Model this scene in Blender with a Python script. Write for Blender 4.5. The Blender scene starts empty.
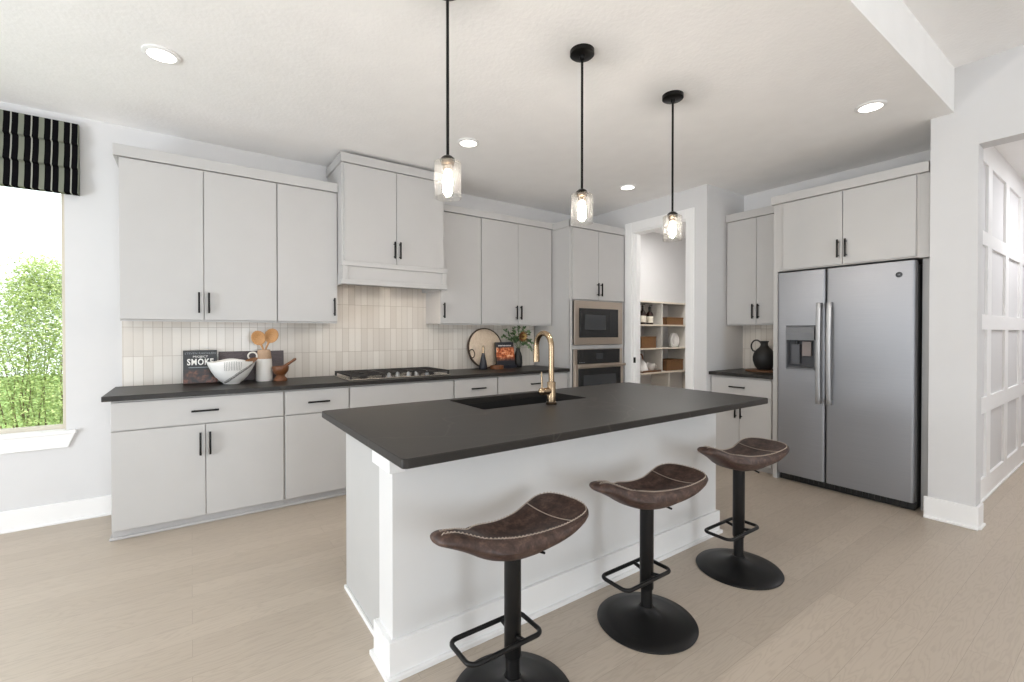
import bpy, bmesh, math, random
from mathutils import Vector, Matrix, Euler
random.seed(7)
C = bpy.context.scene
col = C.collection
PI = math.pi

# ------------------------------------------------------------------ camera, world, lights, exposure
cam_d = bpy.data.cameras.new('camera')
cam = bpy.data.objects.new('camera', cam_d); col.objects.link(cam)
cam.location = (0, 0, 1.30)
PITCH = 0.5
cam.rotation_euler = (math.radians(90 - PITCH), 0, math.radians(-35.16))
cam_d.sensor_fit = 'HORIZONTAL'; cam_d.sensor_width = 36.0
cam_d.lens = 455.1 / 1024 * 36.0
cam_d.shift_x = 0.0
cam_d.shift_y = -(341 - 336.67) / 1024
cam_d.clip_start = 0.02
C.camera = cam
C.view_settings.view_transform = 'Standard'
C.view_settings.look = 'None'
C.view_settings.gamma = 1.0
C.view_settings.use_curve_mapping = False
C.view_settings.exposure = 0.09
try:
    C.cycles.use_denoising = True
    C.cycles.max_bounces = 14
    C.cycles.diffuse_bounces = 9
    C.cycles.transparent_max_bounces = 12
    C.cycles.caustics_reflective = False
    C.cycles.caustics_refractive = False
    C.cycles.sample_clamp_indirect = 6.0
except Exception:
    pass

world = bpy.data.worlds.new('overcast_sky'); C.world = world
world.use_nodes = True
wn = world.node_tree.nodes; wl = world.node_tree.links; wn.clear()
wo = wn.new('ShaderNodeOutputWorld'); wb = wn.new('ShaderNodeBackground')
wb.inputs[0].default_value = (0.93, 0.97, 1.0, 1); wb.inputs[1].default_value = 2.2
wl.new(wb.outputs[0], wo.inputs[0])

def area(name, loc, target, sx, sy, power, color=(1, 1, 1)):
    d = bpy.data.lights.new(name, 'AREA'); d.shape = 'RECTANGLE'; d.size = sx; d.size_y = sy
    d.energy = power; d.color = color
    o = bpy.data.objects.new(name, d); col.objects.link(o); o.location = loc
    v = Vector(target) - Vector(loc)
    o.rotation_euler = v.to_track_quat('-Z', 'Y').to_euler()
    return o
# sun on the garden, high behind the house
sd = bpy.data.lights.new('sun', 'SUN'); sd.energy = 5.0; sd.angle = 0.02; sd.color = (1, 0.96, 0.88)
so = bpy.data.objects.new('sun', sd); col.objects.link(so); so.location = (0, -3, 9)
so.rotation_euler = Vector((-0.25, 0.62, -1.0)).to_track_quat('-Z', 'Y').to_euler()
# daylight entering by the tall windows of the living room behind the camera and of the dining nook at left
DAY = (0.81, 0.91, 1.0)
area('daylight_rear_window', (-1.6, -5.40, 1.5), (-1.6, 0, 0.2), 1.7, 2.5, 20, DAY)
area('daylight_rear_window', (1.0, -5.40, 1.5), (1.0, 0, 0.2), 1.7, 2.5, 80, DAY)
area('daylight_nook_window', (-3.30, 1.8, 1.3), (0, 1.8, 1.2), 1.7, 1.9, 46, DAY)
area('daylight_living_window', (-3.30, -2.0, 1.5), (0, -1.0, 1.2), 2.3, 2.0, 20, DAY)
# added fill lamps, out of view, aimed upward to brighten the kitchen ceiling
area('ceiling_fill', (-3.30, 1.8, 0.6), (1.6, 2.6, 3.2), 1.6, 0.6, 42, (0.90, 0.95, 1.0))
area('ceiling_fill', (1.0, -5.40, 0.5), (1.8, 2.5, 3.6), 1.6, 0.7, 6, (0.90, 0.95, 1.0))
area('hall_fill_light', (6.2, -0.1, 2.76), (6.2, -0.1, 0), 0.9, 0.5, 28, (0.96, 0.97, 1.0))  # unseen lamp added to brighten the hall
area('pantry_ceiling_light', (5.1, 3.45, 2.76), (5.1, 3.45, 0), 0.5, 0.4, 21, (1, 0.98, 0.95))

# ------------------------------------------------------------------ colour + material helpers
def lin(h):
    h = h.lstrip('#'); r = []
    for i in (0, 2, 4):
        c = int(h[i:i+2], 16) / 255
        r.append(c / 12.92 if c <= 0.04045 else ((c + 0.055) / 1.055) ** 2.4)
    return (r[0], r[1], r[2], 1)
MATS = {}
def new_mat(name):
    m = bpy.data.materials.new(name); m.use_nodes = True
    nt = m.node_tree; b = nt.nodes['Principled BSDF']
    MATS[name] = m
    return m, nt, b
def N(nt, t, **kw):
    n = nt.nodes.new(t)
    for k, v in kw.items(): setattr(n, k, v)
    return n
def coords(nt, scale=(1, 1, 1), rot=(0, 0, 0)):
    tc = N(nt, 'ShaderNodeTexCoord'); mp = N(nt, 'ShaderNodeMapping')
    mp.inputs['Scale'].default_value = scale; mp.inputs['Rotation'].default_value = rot
    nt.links.new(tc.outputs['Object'], mp.inputs[0])
    return mp.outputs[0]
def ramp(nt, fac, stops):
    r = N(nt, 'ShaderNodeValToRGB'); e = r.color_ramp.elements
    while len(e) < len(stops): e.new(0.5)
    for i, (p, c) in enumerate(stops): e[i].position = p; e[i].color = c
    nt.links.new(fac, r.inputs[0]); return r.outputs[0]
def noise(nt, vec, scale, detail=4, rough=0.5):
    n = N(nt, 'ShaderNodeTexNoise'); n.inputs['Scale'].default_value = scale
    n.inputs['Detail'].default_value = detail; n.inputs['Roughness'].default_value = rough
    nt.links.new(vec, n.inputs['Vector']); return n.outputs['Fac']
def bump(nt, b, h, strength, dist=0.002):
    n = N(nt, 'ShaderNodeBump'); n.inputs['Strength'].default_value = strength; n.inputs['Distance'].default_value = dist
    nt.links.new(h, n.inputs['Height']); nt.links.new(n.outputs[0], b.inputs['Normal'])
def M2(nt, op, a, bval):
    n = N(nt, 'ShaderNodeMath', operation=op)
    for i, v in enumerate((a, bval)):
        if isinstance(v, (int, float)): n.inputs[i].default_value = v
        else: nt.links.new(v, n.inputs[i])
    return n.outputs[0]
def mixc(nt, fac, a, b, mode='MIX'):
    n = N(nt, 'ShaderNodeMix', data_type='RGBA', blend_type=mode)
    if isinstance(fac, (int, float)): n.inputs[0].default_value = fac
    else: nt.links.new(fac, n.inputs[0])
    for i, v in ((6, a), (7, b)):
        if isinstance(v, tuple): n.inputs[i].default_value = v
        else: nt.links.new(v, n.inputs[i])
    return n.outputs[2]
def simple(name, hexc, rough=0.5, metal=0.0, var=0.04, nscale=6.0, bmp=0.0, bscale=200, spec=None):
    m, nt, b = new_mat(name)
    c = lin(hexc); v = coords(nt)
    f = noise(nt, v, nscale)
    lo = tuple(x * (1 - var) for x in c[:3]) + (1,); hi = tuple(min(1, x * (1 + var)) for x in c[:3]) + (1,)
    nt.links.new(ramp(nt, f, [(0.3, lo), (0.7, hi)]), b.inputs['Base Color'])
    b.inputs['Roughness'].default_value = rough; b.inputs['Metallic'].default_value = metal
    if spec is not None: b.inputs['Specular IOR Level'].default_value = spec
    if bmp: bump(nt, b, noise(nt, v, bscale, 3), bmp)
    return m
def emis(name, col_, s):
    m, nt, b = new_mat(name)
    b.inputs['Base Color'].default_value = (0.8, 0.8, 0.8, 1)
    b.inputs['Emission Color'].default_value = col_; b.inputs['Emission Strength'].default_value = s
    return m

wall_m = simple('wall_paint', '#D4D3D3', 0.7, var=0.01, bmp=0.10, bscale=160)
trim_m = simple('trim_paint', '#EEEDEC', 0.4, var=0.01)
ceil_m = simple('ceiling_paint', '#F6F5F4', 0.85, var=0.015, bmp=1.0, bscale=42)
cab_m = simple('cabinet_paint', '#BBB9B7', 0.42, var=0.012)
cabin_m = simple('cabinet_carcass', '#C4C0BC', 0.5, var=0.01)
toe_m = simple('toe_kick_paint', '#B9B7B6', 0.5, var=0.02)
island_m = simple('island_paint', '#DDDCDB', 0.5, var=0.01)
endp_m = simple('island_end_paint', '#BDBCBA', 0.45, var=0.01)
hoodlamp_m = emis('hood_lamp_lens', (1.0, 0.84, 0.68, 1), 75)
black_m = simple('black_metal', '#141312', 0.35, metal=0.6, var=0.1)
blackplastic_m = simple('black_plastic', '#151515', 0.4, var=0.1)
stoolblack_m = simple('matte_black_metal', '#1B1A1A', 0.42, metal=0.5, var=0.08)
glassblack_m = simple('black_glass', '#17181A', 0.08, var=0.05)
mwwin_m = simple('dark_window_glass', '#35373A', 0.12, var=0.05)
gold_m = simple('champagne_gold', '#A08A70', 0.26, metal=1.0, var=0.03)
socket_m = simple('aged_brass', '#6E5A44', 0.35, metal=1.0, var=0.06)
sinkm = simple('black_granite_sink', '#0B0B0B', 0.55, var=0.2, nscale=200)
grate_m = simple('cast_iron', '#2A2624', 0.6, var=0.15, nscale=80)
bulb_m = emis('warm_bulb', (1.0, 0.93, 0.86, 1), 430)
lens_m = emis('downlight_lens', (1.0, 0.96, 0.90, 1), 5)
strip_m = emis('led_strip', (1.0, 0.82, 0.6, 1), 4)
white_c = simple('white_ceramic', '#ECEAE6', 0.35, var=0.02)
tan_c = simple('bare_stoneware', '#B79A80', 0.8, var=0.08, nscale=40, bmp=0.2)
black_c = simple('black_stoneware', '#1E1D1C', 0.55, var=0.15, nscale=30, bmp=0.3, bscale=60)
navy_m = simple('charcoal_lacquer', '#20212A', 0.4, var=0.1)
blade_m = simple('light_wood_edge', '#D8CDBC', 0.5, var=0.03)
pantry_m = simple('pantry_shelf_paint', '#CFCBC4', 0.5, var=0.01)
paper_m = simple('book_pages', '#D9D2C4', 0.8, var=0.05, nscale=90)
beige_m = simple('beige_vinyl_frame', '#CBC3B4', 0.5, var=0.02)
cord_m = simple('white_cord', '#DDD8CF', 0.8, var=0.05)
bark_m = simple('bark', '#8A7460', 0.85, var=0.25, nscale=20, bmp=0.5, bscale=40)
grass_m = simple('lawn_grass', '#6F8A45', 0.9, var=0.3, nscale=12, bmp=0.6, bscale=60)
label_m = simple('white_label', '#E9E2D2', 0.6, var=0.03)
amber_m = simple('dark_amber_glass', '#2A1710', 0.12, var=0.15)
text_w = simple('white_ink', '#F0EEEA', 0.5, var=0.01)
text_g = simple('grey_ink', '#8F9499', 0.5, var=0.02)
gasket_m = simple('dark_gasket', '#2B2B2C', 0.6, var=0.05)
greyplastic_m = simple('grey_plastic', '#76777A', 0.35, metal=0.3, var=0.03)
bagrey_m = simple('badge_grey', '#3A3C40', 0.45, metal=0.0, var=0.03)

def wood(name, c1, c2, scale=(2, 30, 2), rough=0.5, distort=6):
    m, nt, b = new_mat(name)
    v = coords(nt, scale)
    f = noise(nt, v, 4.0, 6, 0.6)
    f2 = M2(nt, 'FRACT', M2(nt, 'MULTIPLY', f, distort), 0)
    f3 = M2(nt, 'ADD', M2(nt, 'MULTIPLY', f2, 0.45), M2(nt, 'MULTIPLY', f, 0.55))
    nt.links.new(ramp(nt, f3, [(0.15, lin(c1)), (0.85, lin(c2))]), b.inputs['Base Color'])
    b.inputs['Roughness'].default_value = rough
    bump(nt, b, f, 0.15)
    return m
spoon_m = wood('honey_wood', '#A97848', '#D3A26C', (6, 6, 40))
olive_m = wood('red_brown_wood', '#4E2C1A', '#8E5A35', (10, 10, 30), 0.4)
darkboard_m = wood('dark_purplish_board', '#3A3336', '#6B6063', (3, 3, 30), 0.55)
pale_m = wood('pale_mango_wood', '#CBB59C', '#E3D2BD', (8, 3, 3), 0.6)
board_m = wood('brown_board', '#5A3D28', '#7E593C', (3, 20, 3), 0.5)

def m_floor():
    m, nt, b = new_mat('oak_planks')
    v = coords(nt)
    br = N(nt, 'ShaderNodeTexBrick'); nt.links.new(v, br.inputs['Vector'])
    br.offset = 0.37; br.offset_frequency = 2; br.squash = 1.0
    for k, val in (('Scale', 1.0), ('Mortar Size', 0.0011), ('Mortar Smooth', 0.3), ('Bias', 0.0), ('Brick Width', 1.9), ('Row Height', 0.127)):
        br.inputs[k].default_value = val
    br.inputs['Color1'].default_value = (0, 0, 0, 1); br.inputs['Color2'].default_value = (1, 1, 1, 1)
    br.inputs['Mortar'].default_value = (0.5, 0.5, 0.5, 1)
    sep = N(nt, 'ShaderNodeSeparateXYZ'); nt.links.new(v, sep.inputs[0])
    cmb = N(nt, 'ShaderNodeCombineXYZ')
    nt.links.new(M2(nt, 'ADD', M2(nt, 'MULTIPLY', sep.outputs[0], 1.1), M2(nt, 'MULTIPLY', br.outputs['Color'], 37.0)), cmb.inputs[0])
    nt.links.new(M2(nt, 'MULTIPLY', sep.outputs[1], 9.0), cmb.inputs[1])
    nt.links.new(M2(nt, 'MULTIPLY', br.outputs['Color'], 11.0), cmb.inputs[2])
    f = noise(nt, cmb.outputs[0], 1.6, 3, 0.45)
    rings = M2(nt, 'SINE', M2(nt, 'MULTIPLY', f, 95.0), 0)
    rings = M2(nt, 'ADD', M2(nt, 'MULTIPLY', rings, 0.5), 0.5)
    cm2 = N(nt, 'ShaderNodeMapping'); cm2.inputs['Scale'].default_value = (4, 120, 4); nt.links.new(v, cm2.inputs[0])
    fine = noise(nt, cm2.outputs[0], 3.0, 4, 0.6)
    base = mixc(nt, br.outputs['Color'], lin('#B7AA9B'), lin('#C0B3A4'))
    g1 = mixc(nt, M2(nt, 'MULTIPLY', M2(nt, 'POWER', rings, 3.0), 0.25), base, lin('#998A7A'))
    g2 = mixc(nt, M2(nt, 'MULTIPLY', fine, 0.16), g1, lin('#A6998A'))
    seam = mixc(nt, M2(nt, 'MULTIPLY', br.outputs['Fac'], 0.32), g2, lin('#6B5C4C'))
    nt.links.new(seam, b.inputs['Base Color'])
    b.inputs['Roughness'].default_value = 0.42
    bump(nt, b, M2(nt, 'SUBTRACT', M2(nt, 'MULTIPLY', rings, 0.15), br.outputs['Fac']), 0.18, 0.002)
    return m
floor_m = m_floor()

def m_tile(name, horiz):      # stacked vertical ceramic tiles, horiz = 0 runs along X, 1 along Y
    m, nt, b = new_mat(name)
    tc = N(nt, 'ShaderNodeTexCoord'); sep = N(nt, 'ShaderNodeSeparateXYZ'); nt.links.new(tc.outputs['Object'], sep.inputs[0])
    cmb = N(nt, 'ShaderNodeCombineXYZ')
    nt.links.new(M2(nt, 'ADD', sep.outputs[horiz], 10 * 0.0568 + 0.40), cmb.inputs[0])
    nt.links.new(sep.outputs[2], cmb.inputs[1])
    br = N(nt, 'ShaderNodeTexBrick'); nt.links.new(cmb.outputs[0], br.inputs['Vector'])
    br.offset = 0.0; br.squash = 1.0
    for k, val in (('Scale', 1.0), ('Mortar Size', 0.0016), ('Mortar Smooth', 0.2), ('Bias', 0.0), ('Brick Width', 0.0568), ('Row Height', 0.2155)):
        br.inputs[k].default_value = val
    br.inputs['Color1'].default_value = lin('#CFC8BF'); br.inputs['Color2'].default_value = lin('#DFDAD2')
    br.inputs['Mortar'].default_value = lin('#A79C90')
    mp = N(nt, 'ShaderNodeMapping'); mp.inputs['Scale'].default_value = (1, 1, 3.5); nt.links.new(tc.outputs['Object'], mp.inputs[0])
    n1 = noise(nt, mp.outputs[0], 28, 3)
    colr = mixc(nt, M2(nt, 'MULTIPLY', n1, 0.18), br.outputs['Color'], lin('#C2B8AC'))
    nt.links.new(colr, b.inputs['Base Color'])
    b.inputs['Roughness'].default_value = 0.22
    h = M2(nt, 'ADD', M2(nt, 'MULTIPLY', n1, 0.35), M2(nt, 'MULTIPLY', br.outputs['Fac'], -1.0))
    bump(nt, b, h, 0.35, 0.002)
    return m
tile_x = m_tile('vertical_tile', 0); tile_y = m_tile('vertical_tile_side', 1)

def m_counter():
    m, nt, b = new_mat('charcoal_stone')
    v = coords(nt)
    n1 = noise(nt, v, 3.0, 6, 0.6); n2 = noise(nt, v, 60, 3)
    base = ramp(nt, n1, [(0.3, lin('#1C1A18')), (0.7, lin('#252220'))])
    vo = N(nt, 'ShaderNodeTexVoronoi', feature='DISTANCE_TO_EDGE'); vo.inputs['Scale'].default_value = 1.3
    dm = N(nt, 'ShaderNodeMix', data_type='VECTOR'); dm.inputs[0].default_value = 0.25
    nn = N(nt, 'ShaderNodeTexNoise'); nn.inputs['Scale'].default_value = 3.0; nt.links.new(v, nn.inputs['Vector'])
    nt.links.new(v, dm.inputs[4]); nt.links.new(nn.outputs['Color'], dm.inputs[5])
    nt.links.new(dm.outputs[1], vo.inputs['Vector'])
    vein = ramp(nt, vo.outputs['Distance'], [(0.0, (1, 1, 1, 1)), (0.006, (0, 0, 0, 1))])
    colr = mixc(nt, M2(nt, 'MULTIPLY', vein, 0.12), base, lin('#8E867D'))
    colr = mixc(nt, M2(nt, 'MULTIPLY', n2, 0.12), colr, lin('#55504A'))
    nt.links.new(colr, b.inputs['Base Color'])
    b.inputs['Roughness'].default_value = 0.4; b.inputs['Specular IOR Level'].default_value = 0.35
    bump(nt, b, n2, 0.08)
    return m
stone_m = m_counter()

def m_steel(name, hexc, axis, rough=0.3, aniso=0.0, arot=0.0):
    m, nt, b = new_mat(name)
    sc = [3, 3, 3]; 
    for a in range(3):
        if a != axis: sc[a] = 260 if a == 2 or axis == 2 else 260
    v = coords(nt, tuple(sc))
    f = noise(nt, v, 1.0, 3)
    c = lin(hexc)
    nt.links.new(ramp(nt, f, [(0.3, tuple(x*0.93 for x in c[:3])+(1,)), (0.7, c)]), b.inputs['Base Color'])
    b.inputs['Metallic'].default_value = 0.62 if aniso else 1.0
    nt.links.new(M2(nt, 'ADD', M2(nt, 'MULTIPLY', f, 0.12), rough - 0.06), b.inputs['Roughness'])
    bump(nt, b, f, 0.03, 0.001)
    if aniso:
        tg = N(nt, 'ShaderNodeTangent', direction_type='RADIAL', axis='Z'); nt.links.new(tg.outputs[0], b.inputs['Tangent'])
        b.inputs['Anisotropic'].default_value = aniso; b.inputs['Anisotropic Rotation'].default_value = arot
    return m
steel_y = m_steel('brushed_steel_fridge', '#97979A', 1, 0.45, 0.6, 0.0)
steel_x = m_steel('brushed_steel_oven', '#B9AC9F', 0, 0.34)
steel_z = m_steel('steel_bar', '#B0B0B1', 2, 0.48)
cook_m = m_steel('steel_cooktop', '#CDC6BB', 0, 0.25)

def m_leather():
    m, nt, b = new_mat('distressed_leather')
    v = coords(nt)
    n1 = noise(nt, v, 26, 6, 0.65); n2 = noise(nt, v, 120, 4)
    f = M2(nt, 'ADD', M2(nt, 'MULTIPLY', n1, 0.75), M2(nt, 'MULTIPLY', n2, 0.25))
    nt.links.new(ramp(nt, f, [(0.36, lin('#2E211D')), (0.52, lin('#4A3730')), (0.68, lin('#6E574B'))]), b.inputs['Base Color'])
    b.inputs['Roughness'].default_value = 0.5
    bump(nt, b, n2, 0.25, 0.001)
    return m
leather_m = m_leather()
thread_m = simple('pale_thread', '#B5A698', 0.8, var=0.1, nscale=100)

def m_blind():
    m, nt, b = new_mat('striped_fabric')
    tc = N(nt, 'ShaderNodeTexCoord'); sep = N(nt, 'ShaderNodeSeparateXYZ'); nt.links.new(tc.outputs['Object'], sep.inputs[0])
    t = M2(nt, 'FRACT', M2(nt, 'DIVIDE', M2(nt, 'ADD', sep.outputs[0], 20 * 0.0935 + 0.046), 0.0935), 0)
    K = lin('#0C0B0E'); G = lin('#85887A'); W = lin('#A9A99F')
    r = N(nt, 'ShaderNodeValToRGB'); r.color_ramp.interpolation = 'CONSTANT'
    e = r.color_ramp.elements
    st = [(0.0, G), (0.27, K), (0.60, W), (0.675, K)]
    while len(e) < 4: e.new(0.5)
    for i, (p_, c_) in enumerate(st): e[i].position = p_; e[i].color = c_
    nt.links.new(t, r.inputs[0])
    v = coords(nt); n = noise(nt, v, 500, 2)
    nt.links.new(mixc(nt, M2(nt, 'MULTIPLY', n, 0.35), r.outputs[0], (0.02, 0.02, 0.02, 1)), b.inputs['Base Color'])
    b.inputs['Roughness'].default_value = 1.0; b.inputs['Specular IOR Level'].default_value = 0.0
    bump(nt, b, n, 0.3, 0.001)
    return m
blind_m = m_blind()

def m_glass(name, tint=(1, 1, 1, 1), gloss=0.12, speck=False):
    m = bpy.data.materials.new(name); m.use_nodes = True; nt = m.node_tree; nt.nodes.clear()
    out = N(nt, 'ShaderNodeOutputMaterial'); tr = N(nt, 'ShaderNodeBsdfTransparent'); gl = N(nt, 'ShaderNodeBsdfGlossy')
    tr.inputs[0].default_value = tint; gl.inputs['Roughness'].default_value = 0.03
    mx = N(nt, 'ShaderNodeMixShader'); lw = N(nt, 'ShaderNodeLayerWeight'); lw.inputs[0].default_value = 0.35
    f = M2(nt, 'ADD', M2(nt, 'MULTIPLY', lw.outputs['Facing'], gloss * 3), gloss * 0.3)
    if speck:
        v = coords(nt); vo = N(nt, 'ShaderNodeTexVoronoi'); vo.inputs['Scale'].default_value = 130; nt.links.new(v, vo.inputs['Vector'])
        s = ramp(nt, vo.outputs['Distance'], [(0.10, (1, 1, 1, 1)), (0.2, (0, 0, 0, 1))])
        f = M2(nt, 'ADD', f, M2(nt, 'MULTIPLY', s, 0.2))
    nt.links.new(f, mx.inputs[0]); nt.links.new(tr.outputs[0], mx.inputs[1]); nt.links.new(gl.outputs[0], mx.inputs[2])
    if speck:      # tiny seeds and bubbles in the glass scatter the bulb's light
        tl = N(nt, 'ShaderNodeBsdfTranslucent'); tl.inputs[0].default_value = (0.95, 0.94, 0.92, 1)
        m2 = N(nt, 'ShaderNodeMixShader'); m2.inputs[0].default_value = 0.004
        nt.links.new(mx.outputs[0], m2.inputs[1]); nt.links.new(tl.outputs[0], m2.inputs[2]); nt.links.new(m2.outputs[0], out.inputs[0])
    else: nt.links.new(mx.outputs[0], out.inputs[0])
    return m
shade_m = m_glass('seeded_glass', (0.96, 0.95, 0.93, 1), 0.14, True)
pane_m = m_glass('window_glass', (0.97, 0.99, 0.98, 1), 0.03)

def m_leaf(name, c1, c2, trans=0.35):
    m, nt, b = new_mat(name)
    g = N(nt, 'ShaderNodeNewGeometry')
    nt.links.new(ramp(nt, g.outputs['Random Per Island'], [(0.0, lin(c1)), (1.0, lin(c2))]), b.inputs['Base Color'])
    b.inputs['Roughness'].default_value = 0.6
    tl = N(nt, 'ShaderNodeBsdfTranslucent'); tl.inputs[0].default_value = lin(c2)
    mx = N(nt, 'ShaderNodeMixShader'); mx.inputs[0].default_value = trans
    out = nt.nodes['Material Output']
    nt.links.new(b.outputs[0], mx.inputs[1]); nt.links.new(tl.outputs[0], mx.inputs[2]); nt.links.new(mx.outputs[0], out.inputs[0])
    return m
bushleaf_m = m_leaf('shrub_leaf', '#708A4C', '#D2DDA0')
eucal_m = m_leaf('eucalyptus_leaf', '#33492F', '#6E8A5E', 0.15)

def m_cover_smoke():
    m, nt, b = new_mat('smoke_book_cover')
    v = coords(nt); n = noise(nt, v, 22, 4, 0.6)
    tc = N(nt, 'ShaderNodeTexCoord'); sep = N(nt, 'ShaderNodeSeparateXYZ'); nt.links.new(tc.outputs['Object'], sep.inputs[0])
    pic = ramp(nt, n, [(0.38, lin('#1B1514')), (0.5, lin('#4A2C22')), (0.6, lin('#7F4C39')), (0.68, lin('#2A1D1A'))])
    k = ramp(nt, sep.outputs[2], [(0.085, (1, 1, 1, 1)), (0.11, (0, 0, 0, 1))])
    nt.links.new(mixc(nt, k, lin('#1C1E20'), pic), b.inputs['Base Color'])
    b.inputs['Roughness'].default_value = 0.35
    return m
smoke_m = m_cover_smoke()
def m_cover_fire():
    m, nt, b = new_mat('fire_photo_cover')
    v = coords(nt, (1, 1, 1)); n = noise(nt, v, 24, 5, 0.6)
    tc = N(nt, 'ShaderNodeTexCoord'); sep = N(nt, 'ShaderNodeSeparateXYZ'); nt.links.new(tc.outputs['Object'], sep.inputs[0])
    pic = ramp(nt, n, [(0.32, lin('#2A1712')), (0.44, lin('#B5532A')), (0.54, lin('#E9935F')), (0.62, lin('#F6D3B0')), (0.72, lin('#7C3A24'))])
    lo = ramp(nt, sep.outputs[2], [(0.05, (0, 0, 0, 1)), (0.10, (1, 1, 1, 1))])
    hi = ramp(nt, sep.outputs[2], [(0.185, (1, 1, 1, 1)), (0.205, (0, 0, 0, 1))])
    nt.links.new(mixc(nt, M2(nt, 'MULTIPLY', lo, hi), lin('#2B2C31'), pic), b.inputs['Base Color'])
    b.inputs['Roughness'].default_value = 0.3
    return m
fire_m = m_cover_fire()
def m_weave():
    m, nt, b = new_mat('woven_seagrass')
    v = coords(nt)
    w1 = N(nt, 'ShaderNodeTexWave', wave_type='BANDS', bands_direction='Z'); w1.inputs['Scale'].default_value = 22
    w2 = N(nt, 'ShaderNodeTexWave', wave_type='BANDS', bands_direction='X'); w2.inputs['Scale'].default_value = 16
    for w in (w1, w2): nt.links.new(v, w.inputs['Vector']); w.inputs['Distortion'].default_value = 2.0
    f = M2(nt, 'MULTIPLY', w1.outputs['Fac'], M2(nt, 'ADD', M2(nt, 'MULTIPLY', w2.outputs['Fac'], 0.6), 0.4))
    nt.links.new(ramp(nt, f, [(0.05, lin('#3E2615')), (0.6, lin('#9A6E42'))]), b.inputs['Base Color'])
    b.inputs['Roughness'].default_value = 0.8
    bump(nt, b, f, 0.6, 0.004)
    return m
weave_m = m_weave()
petal_m = simple('rust_petal', '#8A5A33', 0.7, var=0.3, nscale=60)
petaly_m = simple('straw_petal', '#B79A5A', 0.7, var=0.2, nscale=60)

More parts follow.
